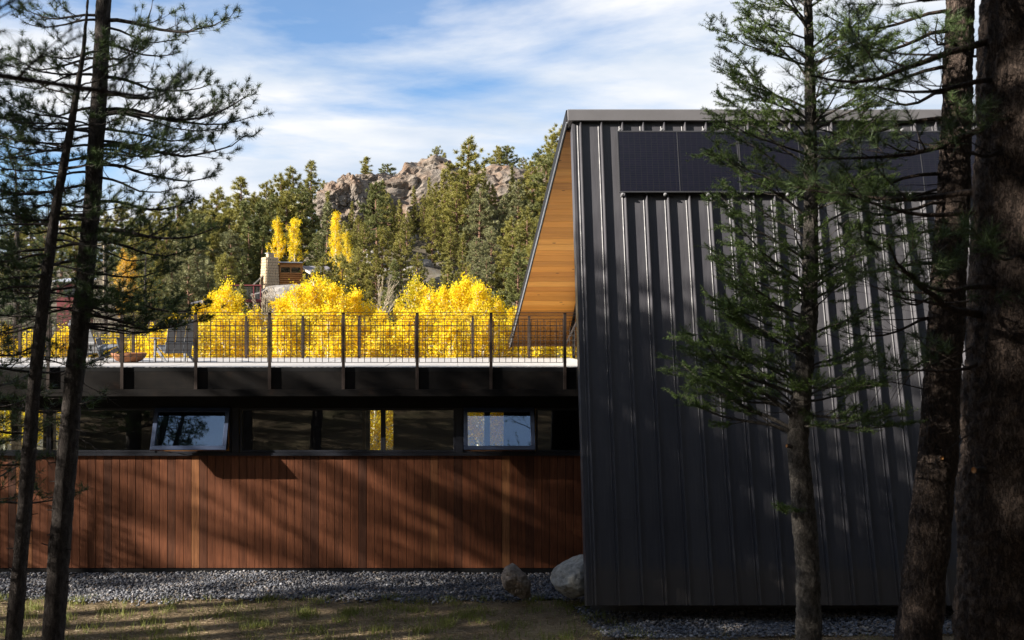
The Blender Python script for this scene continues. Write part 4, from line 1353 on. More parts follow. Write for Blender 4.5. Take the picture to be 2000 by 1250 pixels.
def place_pine(k, x, y, h, rz, label, group):
    e = empty('pine_tree', (x, y, gz(x, y)), rz)
    H = 11.0 if k == 2 else 12.0
    s = h / H; e.scale = (s, s, s)
    tag(e, label, 'tree', group)
    for nme, me in zip(('trunk', 'crown'), GEN[k]):
        o = bpy.data.objects.new(nme, me); COL.objects.link(o); o.parent = e
    return e


LEFT = [(-14.2, 18.4, 5.0, 1), (-17.0, 13.7, 13.4, 3), (-8.3, 12.5, 11.5, 1), (-14.3, 12.4, 13.6, 3), (-12.0, 14.0, 12.0, 3), (-15.6, 13.4, 14.2, 3), (-19.5, 17.9, 6.5, 1), (-20.5, 15.4, 7.2, 0), (-18.8, 11.6, 13.5, 3), (-13.0, 9.6, 14.0, 3),
        (-23.0, 12.6, 15.0, 3), (-16.0, 7.4, 15.0, 1), (-20.5, 6.8, 16.5, 0), (-25.0, 8.5, 18.0, 2), (-12.5, 4.6, 13.5, 2), (-17.5, 3.4, 15.0, 0), (-23.5, 3.0, 17.5, 1), (-28.0, 15.0, 13.0, 3), (-9.4, 11.2, 14.5, 1),
        (-6.6, 2.4, 11.0, 2), (-8.6, 6.2, 11.5, 1), (-10.0, 0.6, 12.0, 0), (-5.2, 3.4, 10.0, 1), (-9.0, 1.9, 12.0, 1), (-7.4, 7.8, 11.5, 0), (-11.3, 11.6, 11.5, 3)]
for i, (x, y, h, k) in enumerate(LEFT):
    place_pine(k, x, y, h, i * 1.7, 'tall pine in the dense stand beside the house, left of the picture', 'pines left of the picture')
BEHIND = [(-9, -7, 13, 0), (-3, -11, 14, 2), (4, -8, 13, 1), (9, -12, 14, 0), (14, -6, 13, 2), (-15, -9, 14, 1), (1, -17, 14, 0), (-8, -18, 15, 1), (18, -14, 14, 0), (11, 2.0, 13, 1), (15, 7, 13, 0), (-6, -5, 17, 1), (0.5, -6.5, 18, 0), (6.5, -5, 17, 2), (10.5, -7, 18, 1), (-11.5, -6, 17, 2), (3, -13, 19, 1), (-5.5, -13, 19, 0), (16.5, 0, 16, 1), (19, 5, 16, 2), (13, -14, 19, 1), (21, -6, 17, 0), (-13.5, -3.5, 20, 0), (-9.8, -4.2, 21, 1), (-3.2, -3.8, 20, 0), (5.2, -3.4, 20, 1), (8.6, -4.4, 21, 0), (12.4, -3.2, 20, 1), (-2.4, -8.5, 22, 1), (7.2, -9.5, 22, 0), (-4.6, -1.6, 18, 3), (4.4, -1.8, 18, 3), (7.8, -0.6, 19, 3), (-7.8, -1.4, 19, 3)]  # stand seen in the panes, with more unseen pines added to darken the shade
for i, (x, y, h, k) in enumerate(BEHIND):
    place_pine(k, x, y, h, i * 1.3 + .4, 'tall pine on the slope behind the viewer, mirrored in the windows, stand thickened to block sky light', 'pines behind the viewer')
RIGHT = [(10.4, 9.6, 13, 0), (12.8, 12.6, 14, 1), (9.2, 5.8, 13, 1), (13.4, 8.4, 15, 0), (16.5, 12.5, 15, 3), (11.6, 3.6, 15, 0), (17.0, 15.5, 15, 1), (20.0, 10.0, 16, 0), (8.4, 7.4, 18, 3), (6.9, 3.0, 18, 3), (10.6, 6.6, 18, 1), (9.6, 11.2, 17, 3)]  # unseen stand added to keep sky light off the metal wall
for i, (x, y, h, k) in enumerate(RIGHT):
    place_pine(k, x, y, h, i * 1.1 + .9, 'tall unseen pine beyond the right edge of the picture, added to block sky light', 'pines right of the picture')
place_pine(0, X_at(-150, 11.5), 11.6, 9.4, 2.2, 'pine past the left edge with boughs entering at the upper left', None)

# ------------------------------------------------------------------ hillside crag
CR = 'granite blocks of the hilltop crag'
def crag(px, py, d, sx_, sy_, sz_, seed, label, rot=(0, 0, 0), **kw):
    o = rock('crag_block', at(px, py + 9, d), (sx_, sy_, sz_), seed, M['crag'], label, rot, 5, CR, crack=0.6, **kw)
    for p in o.data.polygons: p.use_smooth = False


crag(652, 385, 134, 2.6, 3.0, 2.9, 21, 'jutting leftmost block of the granite crag', (0, .2, .3), rough=.28, facet=.9)
crag(662, 425, 134.5, 2.2, 3.0, 2.5, 22, 'brown lower block under the leftmost crag', (0, -.3, .6), rough=.28, facet=.9)
crag(677, 362, 136, 1.5, 2.0, 2.2, 23, 'narrow upright block between two larger crag blocks', (0, .15, .1), rough=.25, facet=.9)
crag(694, 373, 134, 2.0, 2.3, 2.9, 24, 'rounded tall block at the front of the crag', (0, .12, .4), rough=.22, facet=.8)
crag(693, 412, 134, 1.6, 2.0, 1.7, 25, 'squat block beneath the rounded tall block', (0, 0, .2), rough=.25, facet=.9)
crag(700, 440, 134, 1.8, 2.4, 2.2, 26, 'shaded block at the foot of the crag pillar', (0, .2, .5), rough=.28, facet=.9)
crag(714, 350, 138, 2.2, 2.6, 1.5, 27, 'flat capstone on top of the crag behind the pillar', (0, 0, .2), rough=.25, facet=.8)
crag(735, 360, 139, 2.6, 3.2, 2.0, 31, 'low ledge joining the pillar to the big dome', (0, -.15, .2), rough=.28, facet=.7)
crag(800, 375, 139, 6.4, 5.0, 4.8, 28, 'large layered granite dome at the centre of the crag', (0.12, -.28, .15), rough=.20, freq=1.1, facet=.75)
crag(855, 345, 141, 4.2, 5.0, 3.0, 29, 'upper shoulder of the granite dome', (0, .08, .3), rough=.22, facet=.7)
crag(820, 430, 136, 4.0, 4.0, 4.6, 30, 'shadowed brown cliff below the granite dome', (0, .1, .4), rough=.26, facet=.9)
crag(975, 375, 140, 6.8, 5.5, 4.2, 32, 'broad grey slab of rock on the ridge right of the tall pine', (0.1, .1, .1), rough=.16, facet=.6)
crag(1075, 365, 139, 4.0, 4.0, 3.6, 33, 'pale rock beside the roof edge on the ridge', (0, .1, .5), rough=.2, facet=.8)
crag(900, 420, 137, 4.0, 4.0, 5.0, 34, 'dark cliff face between the pines below the ridge', (0, .1, .5), rough=.26, facet=.9)

# scree boulders scattered on the slope
SC = [rock_mesh('boulder', (1, 1, .8), 40 + k, 3, .25, 1.4, .9) for k in range(5)]
for me in SC: me.materials.append(M['scree'])
srnd = random.Random(9)
spots = [(800, 480), (812, 465), (785, 470), (725, 500), (715, 495), (735, 520), (745, 545), (805, 535), (812, 545), (790, 500), (850, 480), (860, 500), (895, 560), (705, 525), (690, 520), (760, 530), (830, 520), (930, 585), (940, 575), (680, 580), (720, 570), (655, 590), (600, 480), (640, 470)]
ow = ['first', 'second', 'third', 'fourth', 'fifth', 'sixth', 'seventh', 'eighth', 'ninth', 'tenth', 'eleventh', 'twelfth', 'thirteenth', 'fourteenth', 'fifteenth', 'sixteenth', 'seventeenth', 'eighteenth', 'nineteenth', 'twentieth']
def ordinal(n):
    if n <= 20: return ow[n - 1]
    tens = {2: 'twenty', 3: 'thirty', 4: 'forty', 5: 'fifty'}[n // 10]
    if n % 10 == 0: return tens[:-1] + 'ieth'
    return tens + '-' + ow[n % 10 - 1]


def ray_ground(px, py):
    """distance at which the sight line through a pixel meets the slope"""
    ds = np.linspace(55, 200, 900)
    X = (px - CX) * ds / F; Z = (CY - py) * ds / F
    h = Z - ground_z(X, ds)
    k = np.where(h <= 0)[0]
    return float(ds[k[0]]) if len(k) else 150.0


for i, (px, py) in enumerate(sorted(spots)):
    d = ray_ground(px, py)
    o = bpy.data.objects.new('boulder', SC[i % 5]); COL.objects.link(o)
    s = srnd.uniform(.6, 1.25); o.scale = (s * 1.2, s, s)
    o.location = at(px, py, d); o.rotation_euler = (srnd.uniform(-.3, .3), srnd.uniform(-.3, .3), srnd.uniform(0, 6))
    tag(o, ordinal(i + 1) + ' grey scree boulder from the left among trees on the hillside', 'rock', 'scree boulders on the slope')

# ------------------------------------------------------------------ hillside conifers
def far_conifer(kind, seed):
    """12 m tree: returns trunk and crown mesh"""
    rs = np.random.default_rng(seed); g2 = random.Random(seed)
    w = Wood(); H = 12.0; P = []; D = []; Ls = []
    bend = [np.array([0, 0, -.4]), np.array([g2.uniform(-.15, .15), 0, 4]), np.array([g2.uniform(-.25, .25), g2.uniform(-.2, .2), 8]), np.array([0, 0, 11.9])]
    w.tube(bend, [.20, .16, .10, .02], 7)
    nb = {'spruce': 74, 'pine': 48, 'bushy': 66}[kind]
    for k in range(nb):
        s = (k + g2.random()) / nb
        if kind == 'spruce':
            z = 0.8 + 11.0 * s; L = 2.15 * (1.02 - s) ** 0.85 * g2.uniform(.7, 1.15) + .12; pt = -.25 + .55 * s
        elif kind == 'pine':
            z = 3.0 + 8.6 * s; L = 2.2 * math.sin(PI * (0.22 + .74 * s)) ** .8 * g2.uniform(.45, 1.2) + .2; pt = -.05 + .6 * s
        else:
            z = 0.9 + 10.6 * s; L = 2.5 * math.sin(PI * (0.20 + .76 * s)) * g2.uniform(.55, 1.15) + .2; pt = .05 + .5 * s
        az = k * 2.399 + g2.uniform(-.6, .6)
        p0 = interp_path(bend, z); d = unit(az, pt); p1 = p0 + d * L
        w.tube([p0, (p0 + p1) / 2 + np.array([0, 0, -.05 * L]), p1], [.045 * L / 2 + .012, .02 * L / 2 + .01, .008], 4)
        nc = max(2, int(L * (3.6 if kind != 'spruce' else 4.2)))
        for j in range(nc):
            f_ = (0.30 if kind == 'spruce' else 0.42) + (0.72 if kind == 'spruce' else .62) * (j + g2.random()) / nc
            q = p0 + d * L * f_ + np.array([g2.gauss(0, .17), g2.gauss(0, .17), g2.gauss(0, .10)]) * (1.0 if kind == 'spruce' else 1.5)
            P.append(q); D.append(d * .6 + np.array([0, 0, .7 if kind != 'spruce' else -.05]))
    P.append(np.array([0, 0, 11.8])); D.append(np.array([0, 0, 1.0]))
    P = np.array(P); D = np.array(D)
    if kind == 'spruce': T = needles(rs, P, D, 40, .3, .44, .075, 10, 85)
    elif kind == 'pine': T = needles(rs, P, D, 60, .28, .44, .065, 5, 100)
    else: T = needles(rs, P, D, 48, .3, .42, .070, 5, 100)
    return w.mesh('trunk'), tri_mesh('crown', T)


LIB = {}
for kind, seeds in (('spruce', (1, 2, 3)), ('pine', (4, 5, 6, 7)), ('bushy', (8, 9, 10))):
    LIB[kind] = []
    for s in seeds:
        a, b = far_conifer(kind, 100 + s)
        a.materials.append(M['bark_far'])
        vs = {}
        for tone, mm in (('olive', 'slope_pine'), ('grey green', 'slope_grey'), ('dark green', 'slope_spruce')):
            c2 = b.copy(); c2.materials.append(M[mm]); vs[tone] = c2
        LIB[kind].append((a, vs))

# (px of trunk, py of tip, distance, kind, tone, width factor)
ROWS = {
    'skyline': [(715, 304, 137, 'spruce', 'olive', 1.1), (757, 318, 140, 'pine', 'dark green', 1.2), (853, 284, 141, 'pine', 'grey green', .8), (868, 296, 140, 'spruce', 'olive', .7), (973, 285, 150, 'pine', 'olive', 1.1), (992, 282, 150, 'pine', 'dark green', 1.1),
                (1022, 306, 146, 'pine', 'grey green', .9), (1052, 288, 140, 'bushy', 'dark green', .9), (1078, 262, 138, 'pine', 'olive', .8), (1098, 242, 136, 'pine', 'olive', .8), (668, 342, 146, 'spruce', 'olive', 1.0), (683, 338, 147, 'spruce', 'olive', .9),
                (548, 338, 150, 'pine', 'olive', .8), (572, 326, 150, 'pine', 'olive', .8), (608, 311, 145, 'spruce', 'olive', .85), (632, 352, 150, 'pine', 'olive', .8), (520, 352, 150, 'bushy', 'olive', .7), (497, 372, 150, 'bushy', 'olive', .8), (470, 342, 140, 'spruce', 'olive', .9), (425, 366, 145, 'pine', 'olive', .9),
                (445, 382, 150, 'spruce', 'dark green', .9), (398, 384, 150, 'bushy', 'olive', .9), (372, 398, 150, 'pine', 'olive', .9), (345, 378, 148, 'pine', 'dark green', .8), (310, 396, 150, 'bushy', 'olive', .9), (275, 400, 150, 'spruce', 'olive', .9), (240, 392, 150, 'pine', 'olive', .9), (205, 410, 150, 'bushy', 'olive', .9), (120, 400, 150, 'pine', 'olive', .9), (60, 410, 150, 'bushy', 'olive', .9)],
    'upper slope': [(640, 372, 128, 'spruce', 'olive', .6), (688, 392, 128, 'spruce', 'olive', .6), (722, 372, 128, 'spruce', 'dark green', .6), (748, 350, 131, 'spruce', 'olive', .55), (808, 362, 131, 'spruce', 'olive', .6), (838, 345, 131, 'spruce', 'olive', .55), (945, 318, 131, 'spruce', 'olive', .55), (1000, 322, 131, 'spruce', 'olive', .55), (758, 374, 130, 'bushy', 'olive', .6), (780, 388, 128, 'spruce', 'olive', .7), (828, 378, 130, 'bushy', 'olive', .6), (850, 356, 129, 'pine', 'olive', .7), (880, 338, 130, 'bushy', 'olive', .6), (905, 334, 129, 'bushy', 'dark green', .65), (956, 352, 130, 'bushy', 'olive', .65), (700, 418, 126, 'bushy', 'olive', .7), (660, 430, 126, 'bushy', 'dark green', .7), (1028, 338, 130, 'bushy', 'olive', .65), (916, 267, 128, 'pine', 'olive', .85), (735, 352, 124, 'pine', 'dark green', .75), (866, 330, 126, 'spruce', 'olive', .6), (845, 400, 122, 'bushy', 'olive', .7), (893, 352, 124, 'bushy', 'olive', .75), (938, 366, 122, 'bushy', 'grey green', .85), (985, 378, 124, 'pine', 'grey green', .8), (1012, 352, 122, 'bushy', 'grey green', .75),
                    (1040, 312, 124, 'bushy', 'olive', .7), (1066, 300, 122, 'pine', 'dark green', .75), (1094, 300, 122, 'bushy', 'olive', .8), (770, 400, 124, 'spruce', 'olive', .7), (795, 410, 122, 'bushy', 'olive', .7), (640, 393, 118, 'spruce', 'grey green', .95),
                    (590, 360, 128, 'bushy', 'dark green', .85), (560, 372, 126, 'pine', 'olive', .85), (530, 380, 126, 'pine', 'dark green', .85), (505, 395, 126, 'spruce', 'dark green', .8), (478, 390, 126, 'spruce', 'dark green', .85), (448, 405, 124, 'pine', 'olive', .9), (418, 410, 124, 'bushy', 'olive', .9), (388, 415, 122, 'pine', 'dark green', .9),
                    (355, 420, 124, 'spruce', 'olive', .9), (325, 428, 122, 'bushy', 'olive', .9), (290, 430, 124, 'pine', 'olive', .9), (255, 425, 124, 'bushy', 'dark green', .9), (150, 420, 124, 'pine', 'olive', .9), (90, 430, 124, 'pine', 'olive', .9), (30, 430, 124, 'bushy', 'olive', .9)],
    'middle slope': [(712, 432, 112, 'bushy', 'olive', .7), (748, 440, 112, 'pine', 'olive', .8), (782, 450, 110, 'bushy', 'olive', .75), (880, 432, 112, 'bushy', 'olive', .75), (905, 455, 110, 'spruce', 'olive', .75), (930, 460, 108, 'bushy', 'grey green', .9), (960, 440, 112, 'bushy', 'grey green', .8), (1000, 420, 110, 'bushy', 'olive', .8),
                     (1030, 400, 108, 'bushy', 'olive', .75), (1060, 420, 110, 'pine', 'olive', .8), (1090, 400, 110, 'bushy', 'olive', .8), (672, 430, 108, 'bushy', 'olive', .75), (620, 450, 112, 'bushy', 'dark green', .8), (515, 440, 110, 'spruce', 'dark green', .9), (485, 428, 110, 'spruce', 'dark green', .9),
                     (450, 445, 108, 'bushy', 'grey green', .9), (415, 450, 108, 'spruce', 'olive', .9), (380, 455, 106, 'bushy', 'grey green', .9), (345, 452, 106, 'spruce', 'grey green', .95), (305, 460, 106, 'bushy', 'olive', .9), (262, 462, 106, 'bushy', 'olive', .9)],
    'lower slope': [(815, 490, 98, 'bushy', 'olive', .7), (770, 505, 92, 'spruce', 'dark green', .85), (735, 498, 95, 'bushy', 'olive', .8), (700, 478, 96, 'bushy', 'olive', .75), (668, 492, 90, 'bushy', 'olive', .9), (632, 498, 86, 'bushy', 'olive', .9), (875, 500, 94, 'spruce', 'olive', .85), (845, 540, 90, 'spruce', 'olive', .9),
                    (910, 510, 94, 'bushy', 'olive', .8), (950, 500, 92, 'pine', 'grey green', .9), (985, 490, 92, 'bushy', 'olive', .8), (1012, 480, 90, 'bushy', 'dark green', .8), (1040, 470, 92, 'pine', 'olive', .85), (1075, 470, 92, 'bushy', 'olive', .8), (475, 500, 92, 'spruce', 'dark green', .95), (440, 490, 92, 'bushy', 'olive', .9),
                    (405, 505, 88, 'spruce', 'grey green', .9), (370, 500, 88, 'bushy', 'grey green', .9), (335, 505, 86, 'spruce', 'grey green', .95), (295, 520, 84, 'bushy', 'olive', .9), (472, 552, 78, 'spruce', 'olive', .8), (760, 560, 74, 'spruce', 'dark green', 1.0), (520, 545, 100, 'bushy', 'dark green', .7)],
}
trnd = random.Random(77)
KW = {'spruce': 'conical spruce', 'pine': 'open crowned pine', 'bushy': 'bushy conifer'}
for row, lst in ROWS.items():
    for i, (px, py, d, kind, tone, wf) in enumerate(sorted(lst)):
        x = X_at(px, d); z0 = gz(x, d)
        h = (CY - py) * d / F - z0
        h = max(2.2, h)
        if row == 'skyline' and h > 12: pass
        a, vs = trnd.choice(LIB[kind])
        e = empty('pine_tree' if kind != 'spruce' else 'spruce_tree', (x, d, z0 - .1), trnd.uniform(0, 6.28))
        s = h / 12.0; sw_ = max(s, .42) * wf * (1.0 if h < 9 else 1.06)
        e.scale = (sw_, sw_, s)
        sw_ *= 1.32
        e.scale = (sw_, sw_, s)
        tag(e, '%s %s, %s from the left in the %s row of trees' % (tone, KW[kind], ordinal(i + 1), row), 'tree', 'conifers on the %s' % row)
        o = bpy.data.objects.new('trunk', a); COL.objects.link(o); o.parent = e
        o = bpy.data.objects.new('crown', vs[tone]); COL.objects.link(o); o.parent = e

# mid-distance sunlit pines at the left, behind the deck
for i, (px, d, top, k, lab) in enumerate(((30, 44, 300, 1, 'sunlit green pine behind the deck, partly cut by the left edge'), (95, 52, 392, 0, 'sunlit pine rising behind the thin left trunk'),
                                          (-60, 46, 330, 2, 'sunlit pine just past the left edge behind the deck'), (205, 60, 430, 1, 'sunlit pine seen right of the thick left trunk'), (285, 68, 470, 0, 'smaller sunlit pine between the left trunk and the lounge chair'), (-10, 60, 410, 2, 'pale green pine at the left edge below the off-frame boughs'))):
    x = X_at(px, d); h = (CY - top) * d / F - gz(x, d)
    place_pine(k, x, d, h, i * 2.1, lab, None)

# ------------------------------------------------------------------ aspens
def aspen(seed, leafmat, H=8.5, wid=1.55, nl=7600, h0=.22):
    rs = np.random.default_rng(seed); g2 = random.Random(seed)
    w = Wood(); tips = []
    P = [np.array([0, 0, -.3]), np.array([g2.uniform(-.2, .2), g2.uniform(-.2, .2), H * .4]), np.array([g2.uniform(-.3, .3), g2.uniform(-.3, .3), H * .75]), np.array([0, 0, H * .98])]
    w.tube(P, [.10, .075, .04, .01], 7)
    nb = 44
    for k in range(nb):
        s = (k + g2.random()) / nb; z = H * (h0 + (.97 - h0) * s)
        L = wid * 1.12 * (math.sin(PI * (.30 + .68 * s)) ** .9) * g2.uniform(.35, 1.25) + .1
        d = unit(k * 2.399 + g2.uniform(-.5, .5), g2.uniform(.45, 1.15)); p0 = interp_path(P, z); p1 = p0 + d * L
        w.tube([p0, (p0 + p1) / 2 + rs.normal(0, .05, 3), p1], [.022, .014, .006], 4)
        for j in range(7):
            f_ = .35 + .68 * (j + g2.random()) / 7
            q = p0 + d * L * f_ + rs.normal(0, .16, 3)
            w.seg(p0 + d * L * min(f_, 1) * .92, q, .006, .003); tips.append(q)
    tips = np.array(tips)
    wt = rs.random(len(tips)) ** 2.2 + .04
    c = tips[rs.choice(len(tips), nl, p=wt / wt.sum())] + rs.normal(0, .15, (nl, 3)) * rs.uniform(.5, 1.3, (nl, 1))
    V = quad_leaves(rs, c, .092 * rs.uniform(.7, 1.3, nl))
    return w.mesh('trunk'), np_mesh('crown', V, [np.arange(len(V)).reshape(-1, 4)])


ASP = [aspen(200 + k, None, wid=(1.5, 1.7, 1.35, 1.6, 1.45)[k]) for k in range(5)]
ASPM = []
for a, b in ASP:
    a.materials.append(M['bark_aspen'])
    dct = {}
    for nme, mm in (('yellow', 'aspen_leaf'), ('orange', 'aspen_leaf_b'), ('greenish', 'aspen_green')):
        c2 = b.copy(); c2.materials.append(M[mm]); dct[nme] = c2
    ASPM.append((a, dct))


def place_aspen(k, px, top, d, tone, label, group, wf=1.0, z0=None):
    x = X_at(px, d); z0 = gz(x, d) if z0 is None else z0
    h = (CY - top) * d / F - z0; s = h / 8.4
    e = empty('aspen_tree', (x, d, z0 - .05), k * 1.9 + px)
    e.scale = (s * wf, s * wf, s); tag(e, label, 'tree', group)
    a, dct = ASPM[k % 5]
    o = bpy.data.objects.new('trunk', a); COL.objects.link(o); o.parent = e
    o = bpy.data.objects.new('crown', dct[tone]); COL.objects.link(o); o.parent = e


BACK = [(420, 575, 52), (445, 556, 50), (612, 544, 50), (578, 562, 49), (650, 560, 51), (695, 566, 52), (812, 546, 50), (838, 572, 49), (868, 566, 52), (908, 543, 50), (936, 562, 49), (972, 586, 50), (1003, 602, 49), (395, 600, 50), (725, 594, 52), (545, 590, 50), (1040, 640, 49), (340, 620, 52), (1100, 640, 50), (1150, 640, 51), (600, 556, 53), (632, 552, 53), (670, 578, 50), (824, 558, 53), (852, 580, 53), (890, 560, 53), (922, 552, 53), (952, 576, 53), (462, 578, 52), (560, 576, 53), (780, 600, 52), (745, 612, 50), (500, 606, 52)]
for i, (px, top, d) in enumerate(sorted(BACK)):
    place_aspen(i, px, top, d, 'greenish' if i % 7 == 4 else 'yellow', '%s tall yellow aspen from the left in the back row of the grove' % ordinal(i + 1), 'aspens in the back row', .80)
FRONT = [(300, 640, 42), (345, 635, 43), (385, 628, 41), (428, 620, 42), (468, 618, 43), (555, 612, 41), (598, 606, 42), (640, 604, 40), (672, 622, 42), (708, 626, 41), (760, 640, 42), (800, 612, 41), (835, 606, 42), (878, 608, 40), (915, 602, 42), (955, 622, 41), (995, 632, 42), (1035, 655, 41), (1075, 668, 42), (1118, 664, 41), (265, 660, 44), (225, 655, 45), (180, 660, 44), (505, 650, 44), (130, 640, 43), (60, 650, 43), (10, 640, 44), (740, 655, 39), (660, 660, 38), (1160, 664, 42)]
for i, (px, top, d) in enumerate(sorted(FRONT)):
    tone = 'greenish' if i % 5 == 3 else 'yellow'
    place_aspen(i + 2, px, top, d, tone, '%s %s aspen from the left in the front row behind the railing' % (ordinal(i + 1), tone), 'aspens in the front row', 1.12)
for i, (px, top, d, tone, lab, base_py) in enumerate(((541, 430, 103, 'yellow', 'slender yellow aspen above the cabin chimney, left of a pair', 525), (577, 431, 103, 'yellow', 'slender yellow aspen above the cabin roof, right of a pair', 525), (656, 418, 101, 'yellow', 'tall thin yellow aspen under the crag pillar', 520), (241, 490, 90, 'orange', 'orange aspen on the slope right of the thick left trunk', 545), (262, 500, 90, 'orange', 'smaller orange aspen beside the one right of the thick left trunk', 545), (676, 455, 100, 'greenish', 'half green aspen beside the conifer below the crag', 520))):
    place_aspen(i, px, top, d, tone, lab, None, .66)

# ------------------------------------------------------------------ bare shrubs
def shrub(px, py_base, d, h, seed, label):
    g2 = random.Random(seed); w = Wood(); loc = at(px, py_base, d)
    loc.z = gz(loc.x, d) if False else loc.z
    for k in range(9):
        p = np.array([g2.uniform(-.2, .2), g2.uniform(-.2, .2), -1.0]); a = g2.uniform(0, 6.28); pt = g2.uniform(.9, 1.45)
        r = .035
        for i in range(7):
            a += g2.uniform(-.5, .5); pt += g2.uniform(-.15, .15); p2 = p + unit(a, pt) * (h + 1) / 7
            w.seg(p, p2, r, r * .8); r *= .78
            for _ in range(3):
                b = a + g2.uniform(-1.2, 1.2); q = p2
                for __ in range(3):
                    q2 = q + unit(b, pt + g2.uniform(-.6, .1)) * h * .09; w.seg(q, q2, .014, .010); q = q2; b += g2.uniform(-.3, .3)
            p = p2
    o = link('bare_shrub', w.mesh('bare_shrub'), M['twig']); o.location = loc
    tag(o, label, 'shrub', 'bare shrubs above the aspens')


for i, (px, py, h, lab) in enumerate(((545, 622, 1.9, 'leafless tan shrub below the red deck rail'), (515, 622, 1.5, 'smaller leafless shrub left of the tan one below the cabin'), (575, 616, 1.5, 'leafless shrub against the grey rock beneath the cabin'), (745, 600, 1.8, 'leafless shrub right of the dark small spruce above the railing'))):
    shrub(px, py, 72, h, 300 + i, lab)

# ------------------------------------------------------------------ log cabin on the slope
dK = 95.0
kz = (CY - 556) * dK / F
cab = empty('log_cabin', (X_at(548, dK), dK, kz), R(14)); tag(cab, 'small log cabin with stone chimney above the yellow aspens', 'cabin')
# local: x right, y away
def lw(mb, x0, x1, y0, y1, z0, z1, n):
    hgt = (z1 - z0) / n
    for i in range(n):
        zc = z0 + hgt * (i + .5)
        poly = [(y0 + (y1 - y0) * .5 + (y1 - y0) * .5 * math.cos(a), zc + hgt * .52 * math.sin(a)) for a in [2 * PI * q / 8 for q in range(8)]]
        mb.prism(poly, 'x', x0, x1)


mb = MB(); lw(mb, -0.1, 1.95, 0.0, 0.22, -0.6, 1.15, 9); mb.box(-.1, 1.95, .02, .2, 1.62, 2.02); mb.box(-.1, 0.02, .02, .2, 1.15, 1.62); mb.box(.88, 1.0, .02, .2, 1.15, 1.62); mb.box(1.85, 1.95, .02, .2, 1.15, 1.62)
mb.build('log_wall', M['log'], cab)
MB().box(-1.1, 1.98, .3, 4.4, -.6, 1.9).build('inner_wall', M['brown_siding'], cab)
for x0, x1 in ((.02, .88), (1.0, 1.85)):
    MB().box(x0, x1, .08, .12, 1.15, 1.62).build('window', M['glass'], cab)
MB().hexa([(-.25, -.35, 2.03), (2.0, -.35, 2.03), (2.0, 4.6, 2.25), (-.25, 4.6, 2.25), (-.25, -.35, 2.12), (2.0, -.35, 2.12), (2.0, 4.6, 2.34), (-.25, 4.6, 2.34)]).build('roof', M['zinc'], cab)
# right wing with gable roof
mb = MB(); lw(mb, 2.9, 4.2, -.9, -.7, -.5, .95, 7)
for i in range(7):
    zc = -.5 + 1.45 / 7 * (i + .5)
    mb.box(2.75, 2.95, -1.1, 1.2, zc - .09, zc + .09)
mb.box(1.95, 2.05, .1, 2.5, -.6, 1.9)
mb.build('log_wing', M['log'], cab)
MB().box(2.96, 4.2, -.68, 3.0, -.5, 1.1).build('wing_core', M['brown_siding'], cab)
MB().box(2.35, 2.72, .05, .1, -.4, 1.0).build('door', M['foundation'], cab)
MB().hexa([(1.9, 1.2, 1.78), (4.6, 1.2, 1.78), (4.6, 1.35, 1.86), (1.9, 1.35, 1.86), (2.7, -1.35, 1.0), (4.8, -1.35, 1.0), (4.8, -1.3, 1.1), (2.7, -1.3, 1.1)][0:4] + [(2.7, -1.35, 1.02), (4.9, -1.35, 1.02), (4.9, -1.3, 1.12), (2.7, -1.3, 1.12)]).build('wing_roof', M['shingle'], cab)
MB().bar((1.86, 1.2, 1.78), (2.64, -1.36, 1.0), .1, .16).build('barge_board', M['pale_trim'], cab)
# chimney: battered stone stack with individual stones
chm = empty('chimney', (-0.9, -.15, -.8)); chm.parent = cab; chm.rotation_euler = (0, 0, R(24))
mb = MB(); mb.hexa([(-.72, -.4, 0), (.66, -.4, 0), (.66, .7, 0), (-.72, .7, 0), (-.58, -.32, 3.3), (.56, -.32, 3.3), (.56, .62, 3.3), (-.58, .62, 3.3)]); mb.build('stack', M['foundation'], chm)
srn = random.Random(4)
stone_me = []
for k in range(6):
    me = MB().box(-.5, .5, -.5, .5, -.5, .5).mesh('stone', .14); me.materials.append(M['tan_stone']); stone_me.append(me)
nrow = 13
for r_ in range(nrow):
    z = (r_ + .5) * 3.3 / nrow; k = z / 3.3
    xl, xr = -.72 + .14 * k, .66 - .10 * k; yf, yb = -.4 + .08 * k, .7 - .08 * k
    for face in range(2):
        a0, a1 = (xl, xr) if face == 0 else (yf, yb)
        x = a0 - (.1 if r_ % 2 else 0)
        while x < a1 - .04:
            w_ = srn.uniform(.2, .36); x1 = min(a1, x + w_); x0 = max(a0, x)
            if x1 - x0 > .05:
                o = bpy.data.objects.new('stone', srn.choice(stone_me)); COL.objects.link(o); o.parent = chm
                o.scale = (x1 - x0 - .015, .12, 3.3 / nrow - .015) if face == 0 else (.12, x1 - x0 - .015, 3.3 / nrow - .015)
                o.location = ((x0 + x1) / 2, yf - .01 - srn.uniform(0, .03), z) if face == 0 else (xl - .01 - srn.uniform(0, .03), (x0 + x1) / 2, z)
            x = x1
MB().box(-.28, .32, -.05, .4, 3.3, 3.62).build('flue', M['tan_stone'], chm)
MB().box(-.36, .40, -.14, .48, 3.66, 3.71).box(-.25, -.2, 0, .05, 3.62, 3.66).box(.2, .25, .3, .35, 3.62, 3.66).build('flue_cap', M['zinc'], chm)
MB().bar((-2.55, -.2, -.1), (-1.5, -.2, .95), .5, .1).build('lean_to_roof', M['pale_trim'], cab)
rock('boulder', at(578, 582, 90), (4.0, 3.0, 1.1), 51, M['scree'], 'broad grey rock ledge beneath the log cabin', (0, 0.05, .1), 4, rough=.2)
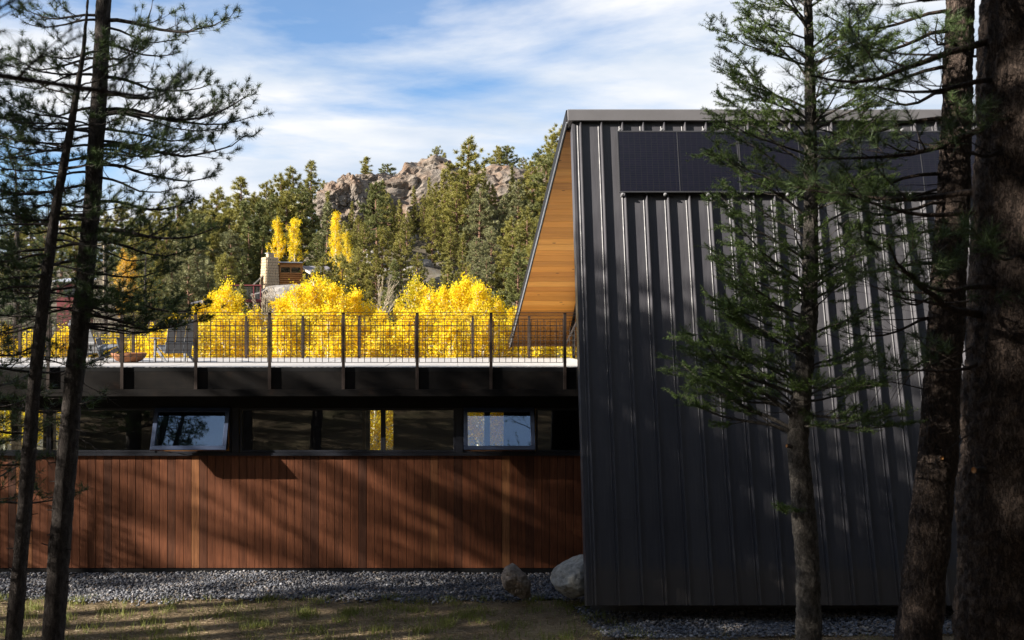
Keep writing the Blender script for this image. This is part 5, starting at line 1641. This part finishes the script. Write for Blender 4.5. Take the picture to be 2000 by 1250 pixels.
# red terrace in front
dT = 88.0
ter = empty('terrace', at(478, 582, dT)); tag(ter, 'dark red timber terrace with railing below the cabin chimney', 'terrace')
MB().box(-1.6, 1.45, 0, 2.0, -.35, -.1).build('platform', M['redwood_paint'], ter)
for x in (-1.5, -.4, .75, 1.35):
    MB().box(x - .05, x + .05, .02, .12, -1.8, 1.05).build('post', M['redwood_paint'], ter)
MB().box(-1.6, 1.45, -.02, .16, 1.05, 1.15).build('top_rail', M['redwood_paint'], ter)
mb = MB()
for i in range(24):
    x = -1.52 + i * .125; mb.box(x - .015, x + .015, .05, .08, -.1, 1.05)
mb.build('balusters', M['foundation'], ter)
# small brown outbuilding behind the near bough and a red one at left
sh = empty('shed', at(408, 628, 58)); tag(sh, 'small brown shed behind the bough above the lounge chair', 'shed')
MB().box(-.75, .75, 0, 2, -4, 1.0).build('wall', M['brown_siding'], sh)
MB().hexa([(-.95, -.3, .98), (.95, -.3, .98), (.95, 2.2, 1.2), (-.95, 2.2, 1.2), (-.95, -.3, 1.06), (.95, -.3, 1.06), (.95, 2.2, 1.28), (-.95, 2.2, 1.28)]).build('roof', M['shingle'], sh)
MB().box(-.3, .3, -.02, .0, .2, .75).build('window', M['frame'], sh)
sh = empty('shed', at(137, 588, 76)); tag(sh, 'dark red shed with pale roof edge behind the left trunks', 'shed')
MB().box(-1.0, 1.0, 0, 2, -3, 1.4).build('wall', M['redwood_paint'], sh)
MB().hexa([(-1.2, -.3, 1.4), (1.2, -.3, 1.4), (1.2, 2.2, 1.7), (-1.2, 2.2, 1.7), (-1.2, -.3, 1.5), (1.2, -.3, 1.5), (1.2, 2.2, 1.8), (-1.2, 2.2, 1.8)]).build('roof', M['zinc'], sh)
MB().box(-.5, .5, -.02, .0, .3, 1.0).build('window', M['frame'], sh)
# utility pole
up = empty('utility_pole', at(203, 530, 100)); tag(up, 'grey utility pole on the slope right of the thick left trunk', 'pole')
V, Qd = tube([(0, 0, -2.5), (0, 0, 3.1)], [.11, .08], 8); link('pole', np_mesh('pole', V, [Qd], True), M['twig'], up)
MB().box(-.7, .7, -.05, .05, 2.6, 2.7).build('crossarm', M['twig'], up)
